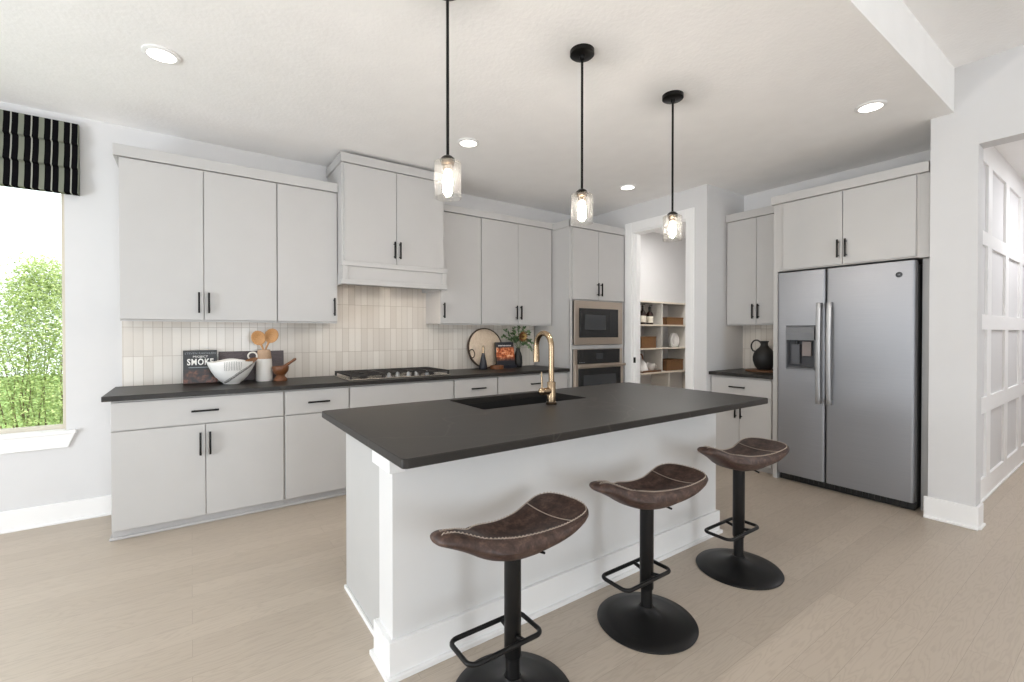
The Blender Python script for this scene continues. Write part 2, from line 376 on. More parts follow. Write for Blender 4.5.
# ------------------------------------------------------------------ mesh helpers
class MB:
    def __init__(s): s.bm = bmesh.new()
    def box(s, x0, x1, y0, y1, z0, z1, bev=0.0, seg=2, rot=None):
        bm = bmesh.new()
        bmesh.ops.create_cube(bm, size=1.0)
        for v in bm.verts:
            v.co = Vector(((x0+x1)/2 + v.co.x*(x1-x0), (y0+y1)/2 + v.co.y*(y1-y0), (z0+z1)/2 + v.co.z*(z1-z0)))
        if bev: bmesh.ops.bevel(bm, geom=list(bm.edges), offset=bev, segments=seg, profile=0.5, affect='EDGES')
        if rot is not None: bmesh.ops.transform(bm, matrix=rot, verts=bm.verts)
        s._add(bm); return s
    def _add(s, bm):
        me = bpy.data.meshes.new('tmp'); bm.to_mesh(me); bm.free(); s.bm.from_mesh(me); bpy.data.meshes.remove(me)
    def add_mesh(s, me, mat):
        n = len(s.bm.verts); s.bm.from_mesh(me); s.bm.verts.ensure_lookup_table()
        for v in s.bm.verts[n:]: v.co = mat @ v.co
        return s
    def lathe(s, prof, c=(0, 0, 0), n=32, axis=None, f=None):
        """prof list of (r, z); f(theta, r, z) -> (r, z) may reshape it"""
        bm = bmesh.new(); rings = []
        for r, z in prof:
            ring = []
            if r < 1e-6: ring = [bm.verts.new((0, 0, z))]
            else:
                for i in range(n):
                    t = 2*PI*i/n; rr, zz = (r, z) if f is None else f(t, r, z)
                    ring.append(bm.verts.new((rr*math.cos(t), rr*math.sin(t), zz)))
            rings.append(ring)
        for a, b in zip(rings, rings[1:]):
            if len(a) == 1 and len(b) == 1: continue
            for i in range(n):
                j = (i+1) % n
                if len(a) == 1: bm.faces.new((a[0], b[j], b[i]))
                elif len(b) == 1: bm.faces.new((a[i], a[j], b[0]))
                else: bm.faces.new((a[i], a[j], b[j], b[i]))
        m = Matrix.Translation(c)
        if axis is not None: m = m @ Vector(axis).to_track_quat('Z', 'Y').to_matrix().to_4x4()
        bmesh.ops.transform(bm, matrix=m, verts=bm.verts)
        bmesh.ops.recalc_face_normals(bm, faces=bm.faces)
        s._add(bm); return s
    def cyl(s, p0, p1, r, n=16, r1=None):
        p0 = Vector(p0); p1 = Vector(p1); L = (p1-p0).length; r1 = r if r1 is None else r1
        return s.lathe([(0, 0), (r, 0), (r1, L), (0, L)], p0, n, p1-p0)
    def tube(s, pts, r, n=10, closed=False):
        pts = [Vector(p) for p in pts]; bm = bmesh.new(); rings = []; m = len(pts)
        up = None
        for i, p in enumerate(pts):
            if closed: t = (pts[(i+1) % m] - pts[i-1]).normalized()
            else: t = (pts[min(i+1, m-1)] - pts[max(i-1, 0)]).normalized()
            if up is None: up = t.orthogonal().normalized()
            else: up = (up - t*up.dot(t)).normalized()
            sd_ = t.cross(up); rr = r[i] if isinstance(r, (list, tuple)) else r
            rings.append([bm.verts.new(p + up*rr*math.cos(2*PI*k/n) + sd_*rr*math.sin(2*PI*k/n)) for k in range(n)])
        for i in range(m if closed else m-1):
            a, b = rings[i], rings[(i+1) % m]
            for k in range(n): bm.faces.new((a[k], a[(k+1) % n], b[(k+1) % n], b[k]))
        if not closed: bm.faces.new(list(reversed(rings[0]))); bm.faces.new(rings[-1])
        bmesh.ops.recalc_face_normals(bm, faces=bm.faces)
        s._add(bm); return s
    def prism(s, poly, d0, d1, axis='x', bev=0.0):
        """extrude a polygon; axis x: poly in (y,z); axis y: poly in (x,z); axis z: poly in (x,y)"""
        bm = bmesh.new()
        def P(a, b, d): return {'x': (d, a, b), 'y': (a, d, b), 'z': (a, b, d)}[axis]
        A = [bm.verts.new(P(a, b, d0)) for a, b in poly]; B = [bm.verts.new(P(a, b, d1)) for a, b in poly]
        bm.faces.new(A); bm.faces.new(list(reversed(B)))
        for i in range(len(poly)):
            j = (i+1) % len(poly); bm.faces.new((A[i], B[i], B[j], A[j]))
        bmesh.ops.recalc_face_normals(bm, faces=bm.faces)
        if bev: bmesh.ops.bevel(bm, geom=list(bm.edges), offset=bev, segments=2, profile=0.5, affect='EDGES')
        s._add(bm); return s
    def leaf(s, p, d, nrm, L, w):
        d = Vector(d).normalized(); n = Vector(nrm); sd_ = d.cross(n)
        if sd_.length < 1e-4: sd_ = d.orthogonal()
        sd_.normalize(); up = sd_.cross(d); p = Vector(p)
        v = [s.bm.verts.new(q) for q in (p, p + d*L*0.45 + sd_*w/2, p + d*L - up*L*0.12, p + d*L*0.45 - sd_*w/2)]
        s.bm.faces.new(v)
    def build(s, name, mat, parent=None, smooth=None):
        me = bpy.data.meshes.new(name); s.bm.to_mesh(me); s.bm.free()
        me.materials.append(mat)
        o = bpy.data.objects.new(name, me); col.objects.link(o)
        if parent is not None:
            off = Vector((0, 0, 0)); q = parent
            while q is not None: off += q.location; q = q.parent
            o.parent = parent
        else:
            xs = [v.co for v in me.vertices]
            lo = [min(c[i] for c in xs) for i in range(3)]; hi = [max(c[i] for c in xs) for i in range(3)]
            off = Vector(((lo[0]+hi[0])/2, (lo[1]+hi[1])/2, lo[2])); o.location = off
        me.transform(Matrix.Translation(-off))
        if smooth is not None:
            for p in me.polygons: p.use_smooth = True
            try: me.set_sharp_from_angle(angle=math.radians(smooth))
            except Exception: pass
        me.update()
        return o
def tag(o, label=None, cat=None, group=None, kind=None):
    if label: o['label'] = label
    if cat: o['category'] = cat
    if group: o['group'] = group
    if kind: o['kind'] = kind
    return o
def thing(name, label, cat, loc=(0, 0, 0), group=None):
    o = bpy.data.objects.new(name, None); col.objects.link(o); o.location = loc; o.empty_display_size = 0.1
    return tag(o, label, cat, group)
def struct(name, mb, mat, smooth=None):
    return tag(mb.build(name, mat, None, smooth), kind='structure')
def box(x0, x1, y0, y1, z0, z1, bev=0.0): return MB().box(x0, x1, y0, y1, z0, z1, bev)
def copy_tree(o, parent=None):
    c = o.copy(); col.objects.link(c); c.parent = parent
    for ch in list(o.children): copy_tree(ch, c)
    return c

# ------------------------------------------------------------------ room shell
CE = 2.79; CH = 3.09; WY = 4.31; PX = 4.23; STEP = 0.818
struct('floor', box(-3.5, 8.7, -5.6, 4.45, -0.06, 0), floor_m)
struct('ceiling', box(-3.5, 8.7, STEP, 4.45, CE, CE + 0.36), ceil_m)
struct('ceiling_living', box(-3.5, PX, -5.6, STEP, CH, CH + 0.06), ceil_m)
struct('ceiling_hall', box(PX + 0.13, 8.7, -0.95, STEP, CE, CE + 0.06), ceil_m)
struct('trim_step', box(-3.5, PX, STEP - 0.012, STEP, CE, CH), ceil_m)
WX0, WX1, WZ0, WZ1 = -1.95, -0.706, 0.632, 2.42
mb = MB()
mb.box(-3.5, WX0, WY, WY + 0.14, 0, CE); mb.box(WX1, 6.85, WY, WY + 0.14, 0, CE)
mb.box(WX0, WX1, WY, WY + 0.14, 0, WZ0); mb.box(WX0, WX1, WY, WY + 0.14, WZ1, CE)
struct('wall_back', mb, wall_m)
mb = MB()       # left wall with the two big openings
for y0, y1, z0, z1 in ((-5.6, -3.2, 0, CH), (-0.8, STEP, 0, CH), (STEP, 0.9, 0, CE), (2.7, 4.31, 0, CE)):
    mb.box(-3.5, -3.36, y0, y1, z0, z1)
mb.box(-3.5, -3.36, -3.2, -0.8, 0, 0.4); mb.box(-3.5, -3.36, -3.2, -0.8, 2.9, CH)
mb.box(-3.5, -3.36, 0.9, 2.7, 0, 0.25); mb.box(-3.5, -3.36, 0.9, 2.7, 2.5, CE)
struct('wall_left', mb, wall_m)
mb = MB()       # rear wall behind the camera with two tall openings
xs = [(-2.45, -0.75), (0.15, 1.85)]
px = -3.5
for a, b in xs:
    mb.box(px, a, -5.6, -5.46, 0, CH); mb.box(a, b, -5.6, -5.46, 0, 0.08); mb.box(a, b, -5.6, -5.46, 3.0, CH); px = b
mb.box(px, PX + 0.13, -5.6, -5.46, 0, CH)
struct('wall_rear', mb, wall_m)
HT = 0.14
struct('wall_pillar', MB().box(PX, PX + HT, 0.686, 0.925, 0, CE).box(PX, PX + HT, 0.686, STEP, CE, CH), wall_m)
struct('wall_right', MB().box(PX, PX + HT, -0.80, 0.686, 2.54, CH).box(PX, PX + HT, -5.46, -0.80, 0, CH), wall_m)
struct('wall_hall', box(PX + HT, 8.7, 0.785, 0.925, 0, CE), wall_m)
struct('wall_hall_far', MB().box(8.56, 8.7, -0.95, 0.785, 0, CE).box(PX + HT, 8.56, -0.95, -0.81, 0, CE), wall_m)
struct('wall_fridge', box(4.93, 5.06, 0.925, 2.61, 0, CE), wall_m)
mb = MB().box(PX, PX + HT, 3.565, WY, 0, CE).box(PX, PX + HT, 2.61, 2.835, 0, CE).box(PX, PX + HT, 2.835, 3.565, 2.485, CE)
mb.box(PX + HT, 6.85, 2.61, 2.735, 0, CE).box(6.70, 6.85, 2.735, WY, 0, CE)
struct('wall_pantry', mb, wall_m)

# pantry door casing + jamb
mb = MB()
mb.box(PX - 0.018, PX, 2.748, 2.842, 0, 2.585, 0.004).box(PX - 0.018, PX, 3.559, 3.655, 0, 2.585, 0.004)
mb.box(PX - 0.018, PX, 2.842, 3.559, 2.478, 2.585, 0.004)
mb.box(PX - 0.0, PX + HT, 2.835, 2.850, 0, 2.478).box(PX, PX + HT, 3.550, 3.565, 0, 2.478).box(PX, PX + HT, 2.85, 3.550, 2.463, 2.485)
mb.box(PX + 0.05, PX + 0.085, 3.539, 3.550, 0, 2.463, 0.002).box(PX + 0.05, PX + 0.085, 2.85, 2.861, 0, 2.463, 0.002)
dc = struct('door_1', mb, trim_m)
MB().box(PX + 0.015, PX + 0.045, 3.538, 3.5505, 0.945, 1.01, 0.003).build('strike_plate', black_m, dc)

# baseboards with shoe mouldings
def baseboard(name, segs, h=0.14, t=0.016):
    mb = MB()
    for (x0, y0, x1, y1, nx, ny) in segs:   # line on the wall face, normal (nx,ny)
        a0, a1 = min(x0, x1), max(x0, x1); b0, b1 = min(y0, y1), max(y0, y1)
        for th, hh, bv in ((t, h, 0.004), (t + 0.012, 0.018, 0.005)):
            mb.box(min(a0, a0 + nx*th), max(a1, a1 + nx*th), min(b0, b0 + ny*th), max(b1, b1 + ny*th), 0, hh, bv)
    return struct(name, mb, trim_m)
baseboard('baseboard_back', [(-3.36, WY, -0.425, WY, 0, -1)])
baseboard('baseboard_left', [(-3.36, STEP, -3.36, WY - 0.03, 1, 0), (-3.36, -5.4, -3.36, STEP - 0.03, 1, 0)])
baseboard('baseboard_pillar', [(PX, 0.670, PX, 0.945, -1, 0), (PX, 0.686, PX + HT, 0.686, 0, -1)], 0.15)
baseboard('baseboard_right', [(PX, -5.4, PX, -0.80, -1, 0)])
baseboard('baseboard_hall', [(PX + HT + 0.01, 0.785, 8.5, 0.785, 0, -1)], 0.05, 0.012)

# board-and-batten panelling of the hall wall: one lattice of rails and stiles
mb = MB()
zr = [(0.052, 0.175), (0.68, 0.80), (1.325, 1.44), (1.97, 2.075), (2.60, CE)]
for z0, z1 in zr: mb.box(PX + HT, 8.5, 0.768, 0.7849, z0, z1)
x = 4.37
while x < 8.4:
    for (a_, b_), (c_, d_) in zip(zr, zr[1:]): mb.box(x, x + 0.145, 0.768, 0.7849, b_, c_)
    x += 0.715
struct('trim_hall_panels', mb, trim_m)

# window
wf = thing('window_1', None, None, ((WX0+WX1)/2, WY + 0.1, WZ0)); wf['kind'] = 'structure'
mb = MB(); y0, y1 = WY + 0.075, WY + 0.125
mb.box(WX0, WX1, y0, y1, WZ0, WZ0 + 0.028, 0.003).box(WX0, WX1, y0, y1, WZ1 - 0.03, WZ1, 0.003)
mb.box(WX0, WX0 + 0.028, y0, y1, WZ0 + 0.02, WZ1 - 0.02, 0.003).box(WX1 - 0.028, WX1, y0, y1, WZ0 + 0.02, WZ1 - 0.02, 0.003)
mb.box(WX1 - 0.004, WX1 + 0.0005, WY + 0.002, y0, WZ0, WZ1).box(WX0 - 0.0005, WX0 + 0.004, WY + 0.002, y0, WZ0, WZ1)
mb.build('window_frame', beige_m, wf)
MB().box(WX0 + 0.02, WX1 - 0.02, WY + 0.097, WY + 0.103, WZ0 + 0.02, WZ1 - 0.02).build('window_pane', pane_m, wf)
MB().box(WX0 - 0.05, WX1 + 0.055, WY - 0.04, WY + 0.075, WZ0 - 0.022, WZ0 + 0.002, 0.005).build('window_sill', trim_m, wf)
MB().prism([(WX0 - 0.04, WZ0 - 0.02), (WX1 + 0.047, WZ0 - 0.02), (WX1 + 0.012, WZ0 - 0.115), (WX0 - 0.005, WZ0 - 0.115)], WY - 0.022, WY - 0.0005, 'y', 0.003).build('window_apron', trim_m, wf)

# backsplash tiling
struct('backsplash', MB().box(-0.41, 3.355, WY - 0.010, WY, 0.91, 1.40).box(1.0, 1.972, WY - 0.010, WY, 1.40, 1.76), tile_x)
struct('backsplash_coffee_bar', box(4.92, 4.93, 2.0, 2.61, 0.91, 1.40), tile_y)

# ------------------------------------------------------------------ cabinet builders (fronts facing -Y or -X)
def bar_handle(parent, p0, p1, out, mat=black_m):
    """square bar pull between p0 and p1, standing off along 'out' from the front"""
    p0 = Vector(p0); p1 = Vector(p1); o = Vector(out); d = (p1-p0).normalized()
    mb = MB(); s = 0.0062
    c0 = p0 + o*0.030; c1 = p1 + o*0.030
    lo = [min(c0[i], c1[i]) - s for i in range(3)]; hi = [max(c0[i], c1[i]) + s for i in range(3)]
    mb.box(lo[0], hi[0], lo[1], hi[1], lo[2], hi[2], 0.0015)
    for q in (p0 + d*0.012, p1 - d*0.012): mb.cyl(q, q + o*0.028, 0.005, 10)
    return mb.build('handle', mat, parent, 40)
def front(parent, name, ax, u0, u1, z0, z1, face, handle=None, t=0.02):
    """slab front; ax 'y' -> faces -Y at y=face spanning X; ax 'x' -> faces -X at x=face spanning Y.
       handle: ('v', u, z0, z1) or ('h', u0, u1, z)"""
    if ax == 'y': o = MB().box(u0, u1, face, face + t, z0, z1, 0.0018).build(name, cab_m, parent); out = (0, -1, 0)
    else: o = MB().box(face, face + t, u0, u1, z0, z1, 0.0018).build(name, cab_m, parent); out = (-1, 0, 0)
    if handle:
        P = (lambda u, z: (u, face, z)) if ax == 'y' else (lambda u, z: (face, u, z))
        if handle[0] == 'v': bar_handle(o, P(handle[1], handle[2]), P(handle[1], handle[3]), out)
        else: bar_handle(o, P(handle[1], handle[3]), P(handle[2], handle[3]), out)
    return o
YB = 3.70; YU = 3.96
def base_unit(x0, x1, label, fronts):
    t = thing('base_cabinet', label, 'cabinet', ((x0+x1)/2, (YB+WY)/2, 0))
    MB().box(x0, x1, YB + 0.0215, WY - 0.003, 0.068, 0.879, 0.001).build('carcass', cabin_m, t)
    MB().box(x0, x1, YB + 0.055, YB + 0.07, 0.0, 0.068).build('toe_kick', toe_m, t)
    for f in fronts: front(t, *f)
    return t
g = 0.004
base_unit(-0.410, 0.554, 'pale grey base cabinet nearest the window, one wide drawer above two doors', [
    ('drawer', 'y', -0.408, 0.550, 0.692, 0.866, YB, ('h', 0.003, 0.145, 0.779)),
    ('door', 'y', -0.408, 0.0735, 0.070, 0.684, YB, ('v', 0.046, 0.488, 0.628)),
    ('door', 'y', 0.0775, 0.550, 0.070, 0.684, YB, ('v', 0.1, 0.488, 0.628))])
base_unit(0.555, 1.022, 'narrow pale grey base cabinet left of the cooktop, drawer above one door without a handle', [
    ('drawer', 'y', 0.562, 1.018, 0.692, 0.866, YB, ('h', 0.72, 0.865, 0.776)),
    ('door', 'y', 0.562, 1.018, 0.070, 0.684, YB)])
base_unit(1.023, 1.958, 'wide pale grey base cabinet under the cooktop with a handleless drawer front', [
    ('drawer_front', 'y', 1.030, 1.953, 0.692, 0.866, YB),
    ('door', 'y', 1.030, 1.489, 0.070, 0.684, YB, ('v', 1.46, 0.488, 0.628)),
    ('door', 'y', 1.493, 1.953, 0.070, 0.684, YB, ('v', 1.52, 0.488, 0.628))])
base_unit(1.959, 2.436, 'narrow pale grey base cabinet right of the cooktop behind the island sink', [
    ('drawer', 'y', 1.966, 2.432, 0.692, 0.866, YB, ('h', 2.136, 2.28, 0.777)),
    ('door', 'y', 1.966, 2.432, 0.070, 0.684, YB, ('v', 2.40, 0.488, 0.628))])
base_unit(2.437, 3.352, 'wide pale grey base cabinet between the cooktop run and the oven tower', [
    ('drawer', 'y', 2.444, 3.346, 0.692, 0.866, YB, ('h', 2.834, 2.955, 0.777)),
    ('door', 'y', 2.444, 2.893, 0.070, 0.684, YB, ('v', 2.865, 0.488, 0.628)),
    ('door', 'y', 2.897, 3.346, 0.070, 0.684, YB, ('v', 2.925, 0.488, 0.628))])
mb = MB().box(-0.424, 3.352, YB + 0.040, YB + 0.055, 0, 0.018, 0.005).box(-0.424, -0.411, YB + 0.045, WY - 0.03, 0, 0.018, 0.005)
struct('trim_1', mb, toe_m)
tag(MB().box(-0.448, 3.352, 3.667, WY - 0.0105, 0.88, 0.912, 0.003).build('countertop', stone_m),
    'long charcoal stone countertop along the tiled back wall', 'countertop')

def crown(mbr, x0, x1, face, z0, z1, back=WY - 0.005, left=True, right=True):
    mbr.box(x0, x1, face - 0.012, face + 0.02, z0, z1, 0.003)
    if left: mbr.box(x0, x0 + 0.02, face, back, z0, z1, 0.003)
    if right: mbr.box(x1 - 0.02, x1, face, back, z0, z1, 0.003)
def upper_unit(x0, x1, z0, z1, label, doors, face=YU, strip=True):
    t = thing('wall_cabinet', label, 'cabinet', ((x0+x1)/2, (face+WY)/2, z0))
    MB().box(x0, x1, face + 0.0215, WY - 0.0025, z0, z1 + 0.05, 0.001).build('carcass', cabin_m, t)
    for f in doors: front(t, 'door', 'y', f[0], f[1], z0 + 0.002, z1, face, ('v', f[2], z0 + 0.057, z0 + 0.192) if len(f) > 2 else None)
    if strip:
        MB().box(x0 + 0.001, x1 - 0.001, face + 0.0215, face + 0.036, z0 - 0.012, z0 - 0.0003).build('light_rail', cab_m, t)
        MB().box(x0 + 0.03, x1 - 0.03, face + 0.042, face + 0.056, z0 - 0.0035, z0 - 0.0005).build('light_strip', strip_m, t)
    return t
ZU0, ZU1 = 1.390, 2.463
upper_unit(-0.390, 0.549, ZU0, ZU1, 'leftmost pale grey wall cabinet with two tall doors, nearest the window', [(-0.388, 0.0735, 0.046), (0.0775, 0.546, 0.105)])
upper_unit(0.550, 1.004, ZU0, ZU1, 'single-door pale grey wall cabinet left of the range hood', [(0.553, 1.000, 0.973)])
upper_unit(1.956, 2.408, ZU0, ZU1, 'single-door pale grey wall cabinet right of the range hood', [(1.958, 2.404, 1.982)])
upper_unit(2.409, 3.352, ZU0, ZU1, 'two-door pale grey wall cabinet beside the oven tower, over the round board', [(2.413, 2.868, 2.84), (2.872, 3.336, 2.898)])
mb = MB(); crown(mb, -0.418, 1.004, YU, ZU1 + 0.006, 2.545, right=False); crown(mb, 1.956, 3.352, YU, ZU1 + 0.006, 2.535, left=False, right=False)
struct('trim_2', mb, cab_m)

# range hood: cabinet with mantel
HX0, HX1, HF = 1.006, 1.930, 3.82
rh = thing('range_hood', 'pale grey boxed range hood with two doors and a mantel above the cooktop', 'range hood', ((HX0+HX1)/2, 4.06, 1.69))
MB().box(HX0, HX1, HF + 0.0215, WY - 0.0125, 1.78, 2.70, 0.001).build('carcass', cab_m, rh)
front(rh, 'door', 'y', HX0 + 0.018, 1.4615, 1.885, 2.685, HF, ('v', 1.44, 1.945, 2.078))
front(rh, 'door', 'y', 1.4655, HX1 - 0.018, 1.885, 2.685, HF, ('v', 1.49, 1.945, 2.078))
mb = MB()
mb.box(HX0 - 0.012, HX1 + 0.012, HF - 0.030, HF + 0.03, 1.845, 1.884, 0.004)      # top ledge
mb.box(HX0 - 0.004, HX1 + 0.004, HF - 0.012, HF + 0.03, 1.735, 1.846, 0.003)
mb.box(HX0 - 0.014, HX1 + 0.014, HF - 0.028, HF + 0.03, 1.696, 1.736, 0.004)
mb.box(HX0 - 0.004, HX0 + 0.04, HF - 0.022, HF, 1.735, 1.846, 0.003).box(HX1 - 0.04, HX1 + 0.004, HF - 0.022, HF, 1.735, 1.846, 0.003)
mb.box(HX0 - 0.004, HX0 + 0.018, HF + 0.02, WY - 0.0125, 1.70, 1.79).box(HX1 - 0.018, HX1 + 0.004, HF + 0.02, WY - 0.0125, 1.70, 1.79)
mb.build('mantel', cab_m, rh)
MB().box(HX0 + 0.02, HX1 - 0.02, HF + 0.031, WY - 0.02, 1.738, 1.76).build('hood_liner', simple('hood_liner_steel', '#A39A90', 0.35, metal=0.8), rh)
for xx in (1.27, 1.67): MB().cyl((xx, 3.93, 1.7345), (xx, 3.93, 1.7378), 0.03, 20).build('hood_lamp', hoodlamp_m, rh)
mb = MB(); crown(mb, HX0 - 0.014, HX1 + 0.014, HF, 2.69, 2.765); struct('trim_3', mb, cab_m)

# oven tower
OT = thing('oven_tower_cabinet', 'tall pale grey cabinet housing the microwave and oven beside the pantry door', 'cabinet', (3.79, 4.0, 0))
OX0, OX1, OF = 3.356, 4.212, 3.66
mb = MB()
mb.box(OX0, OX0 + 0.02, OF + 0.0215, WY - 0.003, 0, 2.50).box(OX1 - 0.02, OX1, OF + 0.0215, WY - 0.003, 0, 2.50)
mb.box(OX0, OX1, WY - 0.02, WY - 0.003, 0, 2.5)
for z0, z1 in ((0.07, 0.30), (1.119, 1.160), (1.658, 2.50)): mb.box(OX0 + 0.02, OX1 - 0.02, OF + 0.0215, WY - 0.02, z0, z1)
mb.box(OX0, OX0 + 0.034, OF + 0.012, OF + 0.03, 0.07, 1.666).box(OX1 - 0.034, OX1, OF + 0.012, OF + 0.03, 0.07, 1.666)
mb.box(OX0, OX1, OF + 0.06, OF + 0.075, 0, 0.07)
mb.build('carcass', cab_m, OT)
front(OT, 'door', 'y', OX0 + 0.03, 3.778, 1.668, 2.445, OF, ('v', 3.755, 1.717, 1.852))
front(OT, 'door', 'y', 3.782, OX1 - 0.008, 1.668, 2.445, OF, ('v', 3.812, 1.717, 1.852))
front(OT, 'drawer', 'y', OX0 + 0.006, OX1 - 0.008, 0.08, 0.29, OF, ('h', 3.70, 3.85, 0.22))
mb = MB(); mb.box(OX0 - 0.012, OX1 + 0.004, OF - 0.012, OF + 0.02, 2.452, 2.532, 0.003); mb.box(OX0 - 0.012, OX0 + 0.008, OF, WY - 0.005, 2.452, 2.532, 0.003)
mb.box(OX0 + 0.008, OX1, OF + 0.0215, WY - 0.005, 2.502, 2.53)
struct('trim_4', mb, cab_m)

mw = thing('microwave', 'built-in stainless microwave with a black glass door above the wall oven', 'microwave', (3.785, 3.9, 1.161))
MB().box(3.40, 4.168, OF - 0.012, OF + 0.008, 1.165, 1.654, 0.004).build('trim_frame', steel_x, mw)
MB().box(3.44, 4.13, OF + 0.022, WY - 0.1, 1.17, 1.65).build('case', blackplastic_m, mw)
d = MB().box(3.467, 4.085, OF - 0.022, OF - 0.010, 1.246, 1.57, 0.003).build('door', glassblack_m, mw)
MB().box(3.543, 3.875, OF - 0.0235, OF - 0.021, 1.333, 1.50).build('door_window', mwwin_m, d)
MB().box(3.93, 4.06, OF - 0.0235, OF - 0.021, 1.28, 1.54).build('control_panel', simple('control_glass', '#1E1F22', 0.1), d)
for i in range(4):
    for j in range(3): pass
ov = thing('wall_oven', 'built-in stainless wall oven with black glass below the microwave', 'oven', (3.785, 3.9, 0.301))
MB().box(3.42, 4.15, OF + 0.022, WY - 0.1, 0.302, 1.115).build('case', blackplastic_m, ov)
MB().box(3.395, 4.17, OF - 0.008, OF + 0.008, 0.302, 1.117, 0.003).build('trim_frame', steel_x, ov)
cp = MB().box(3.444, 4.12, OF - 0.014, OF - 0.006, 0.952, 1.113, 0.003).build('control_panel', glassblack_m, ov)
MB().box(3.73, 3.84, OF - 0.0152, OF - 0.0135, 1.005, 1.07).build('display', mwwin_m, cp)
mb = MB()
for i in range(4): mb.box(3.47 + i*0.022, 3.482 + i*0.022, OF - 0.0152, OF - 0.0135, 0.968, 0.974)
mb.build('indicator_marks', text_g, cp)
dd = MB().box(3.40, 4.165, OF - 0.026, OF - 0.007, 0.31, 0.946, 0.004).build('door', steel_x, ov)
MB().box(3.444, 4.12, OF - 0.029, OF - 0.025, 0.36, 0.905, 0.002).build('door_glass', glassblack_m, dd)
MB().box(3.52, 4.04, OF - 0.0300, OF - 0.0285, 0.50, 0.83).build('door_window', mwwin_m, dd)
mb = MB().box(3.41, 4.16, OF - 0.075, OF - 0.055, 0.918, 0.944, 0.006)
for xx in (3.45, 4.12): mb.box(xx - 0.012, xx + 0.012, OF - 0.058, OF - 0.02, 0.922, 0.940, 0.002)
mb.build('handle', steel_x, dd)

# ------------------------------------------------------------------ cooktop
ck = thing('gas_cooktop', 'stainless gas cooktop with cast iron grates set into the back countertop', 'cooktop', (1.49, 4.0, 0.912))
MB().box(1.03, 1.955, 3.745, 4.245, 0.9125, 0.921, 0.003).build('tray', cook_m, ck)
for gx0, gx1 in ((1.045, 1.34), (1.345, 1.64), (1.645, 1.94)):
    mb = MB(); z = 0.958
    y0g = 3.76 if gx0 != 1.345 else 3.87
    for yy in (y0g, 4.23): mb.box(gx0, gx1, yy - 0.006, yy + 0.006, z - 0.014, z, 0.002)
    for xx in (gx0 + 0.006, gx1 - 0.006): mb.box(xx - 0.006, xx + 0.006, y0g, 4.23, z - 0.014, z, 0.002)
    xm = (gx0 + gx1)/2
    mb.box(xm - 0.005, xm + 0.005, y0g, 4.23, z - 0.012, z, 0.002)
    for yy in (3.88, 4.0, 4.12): mb.box(gx0, gx1, yy - 0.005, yy + 0.005, z - 0.012, z, 0.002)
    for xx in (gx0 + 0.008, gx1 - 0.008):
        for yy in (y0g + 0.002, 4.228): mb.box(xx - 0.008, xx + 0.008, yy - 0.008, yy + 0.008, 0.921, z - 0.01, 0.002)
    mb.build('grate', grate_m, ck)
for bx, by, r in ((1.19, 3.87, .035), (1.19, 4.12, .045), (1.49, 4.05, .055), (1.80, 3.87, .035), (1.80, 4.12, .045)):
    MB().lathe([(0, .921), (r*1.15, .921), (r*1.1, .928), (r*0.9, .930), (r*0.9, .938), (r*0.8, .942), (0, .942)], (bx, by, 0), 24).build('burner', grate_m, ck, 40)
for i in range(5):
    kx = 1.385 + i*0.088
    MB().lathe([(0, .921), (.022, .921), (.021, .926), (.017, .928), (.0155, .950), (.012, .953), (0, .953)], (kx, 3.80 + (0.03 if i % 2 else 0), 0), 20).box(kx - 0.003, kx + 0.003, 3.785 + (0.03 if i % 2 else 0), 3.815 + (0.03 if i % 2 else 0), 0.953, 0.958, 0.001).build('knob', steel_z, ck, 40)

# ------------------------------------------------------------------ island
IT = (0.525, 2.80, 1.325, 2.395)
isl = thing('kitchen_island', 'white kitchen island base with a panelled end and deep baseboard', 'island', (1.70, 2.0, 0))
mb = MB().box(0.612, 2.785, 1.65, 1.795, 0, 0.880, 0.002)
mb.build('knee_wall', island_m, isl)
mb = MB().box(0.655, 2.76, 1.795, 2.36, 0.10, 0.66, 0.001).box(0.655, 1.16, 1.795, 2.36, 0.66, 0.880).box(1.96, 2.76, 1.795, 2.36, 0.66, 0.880)
mb.box(1.16, 1.96, 2.345, 2.36, 0.66, 0.88).box(1.16, 1.96, 1.795, 1.90, 0.66, 0.88).box(0.66, 2.755, 1.80, 2.29, 0.0, 0.10)
mb.build('carcass', cab_m, isl)
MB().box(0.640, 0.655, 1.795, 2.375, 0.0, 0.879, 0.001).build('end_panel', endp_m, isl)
mb = MB()
def around(th, xin=0.6395): # strip wrapping the left end, the front and the right end of the knee wall
    return [(0.612, 1.795), (0.612, 1.65), (2.785, 1.65), (2.785, 1.795), (2.785 + th, 1.795), (2.785 + th, 1.65 - th), (0.612 - th, 1.65 - th), (0.612 - th, 1.795 + th), (xin, 1.795 + th), (xin, 1.795)]
mb.prism(around(0.018), 0.0202, 0.145, 'z', 0.002); mb.prism(around(0.031), 0.0, 0.0199, 'z', 0.002)
mb.box(0.628, 0.6395, 1.8265, 2.375, 0, 0.02, 0.003)
mb.build('baseboard', trim_m, isl)
mb = MB().prism([(0.612, 1.795), (0.612, 1.65), (0.66, 1.65), (0.66, 1.637), (0.597, 1.637), (0.597, 1.835), (0.6395, 1.835), (0.6395, 1.795)], 0.775, 0.8795, 'z', 0.002)
mb.build('capital', trim_m, isl)
for i in range(4):
    x0 = 0.665 + i*0.523
    dr = MB().box(x0 + .002, x0 + 0.521, 2.36, 2.38, 0.11, 0.865, 0.0018).build('door', cab_m, isl)
    bar_handle(dr, (x0 + (0.49 if i % 2 == 0 else 0.035), 2.38, 0.65), (x0 + (0.49 if i % 2 == 0 else 0.035), 2.38, 0.79), (0, 1, 0))
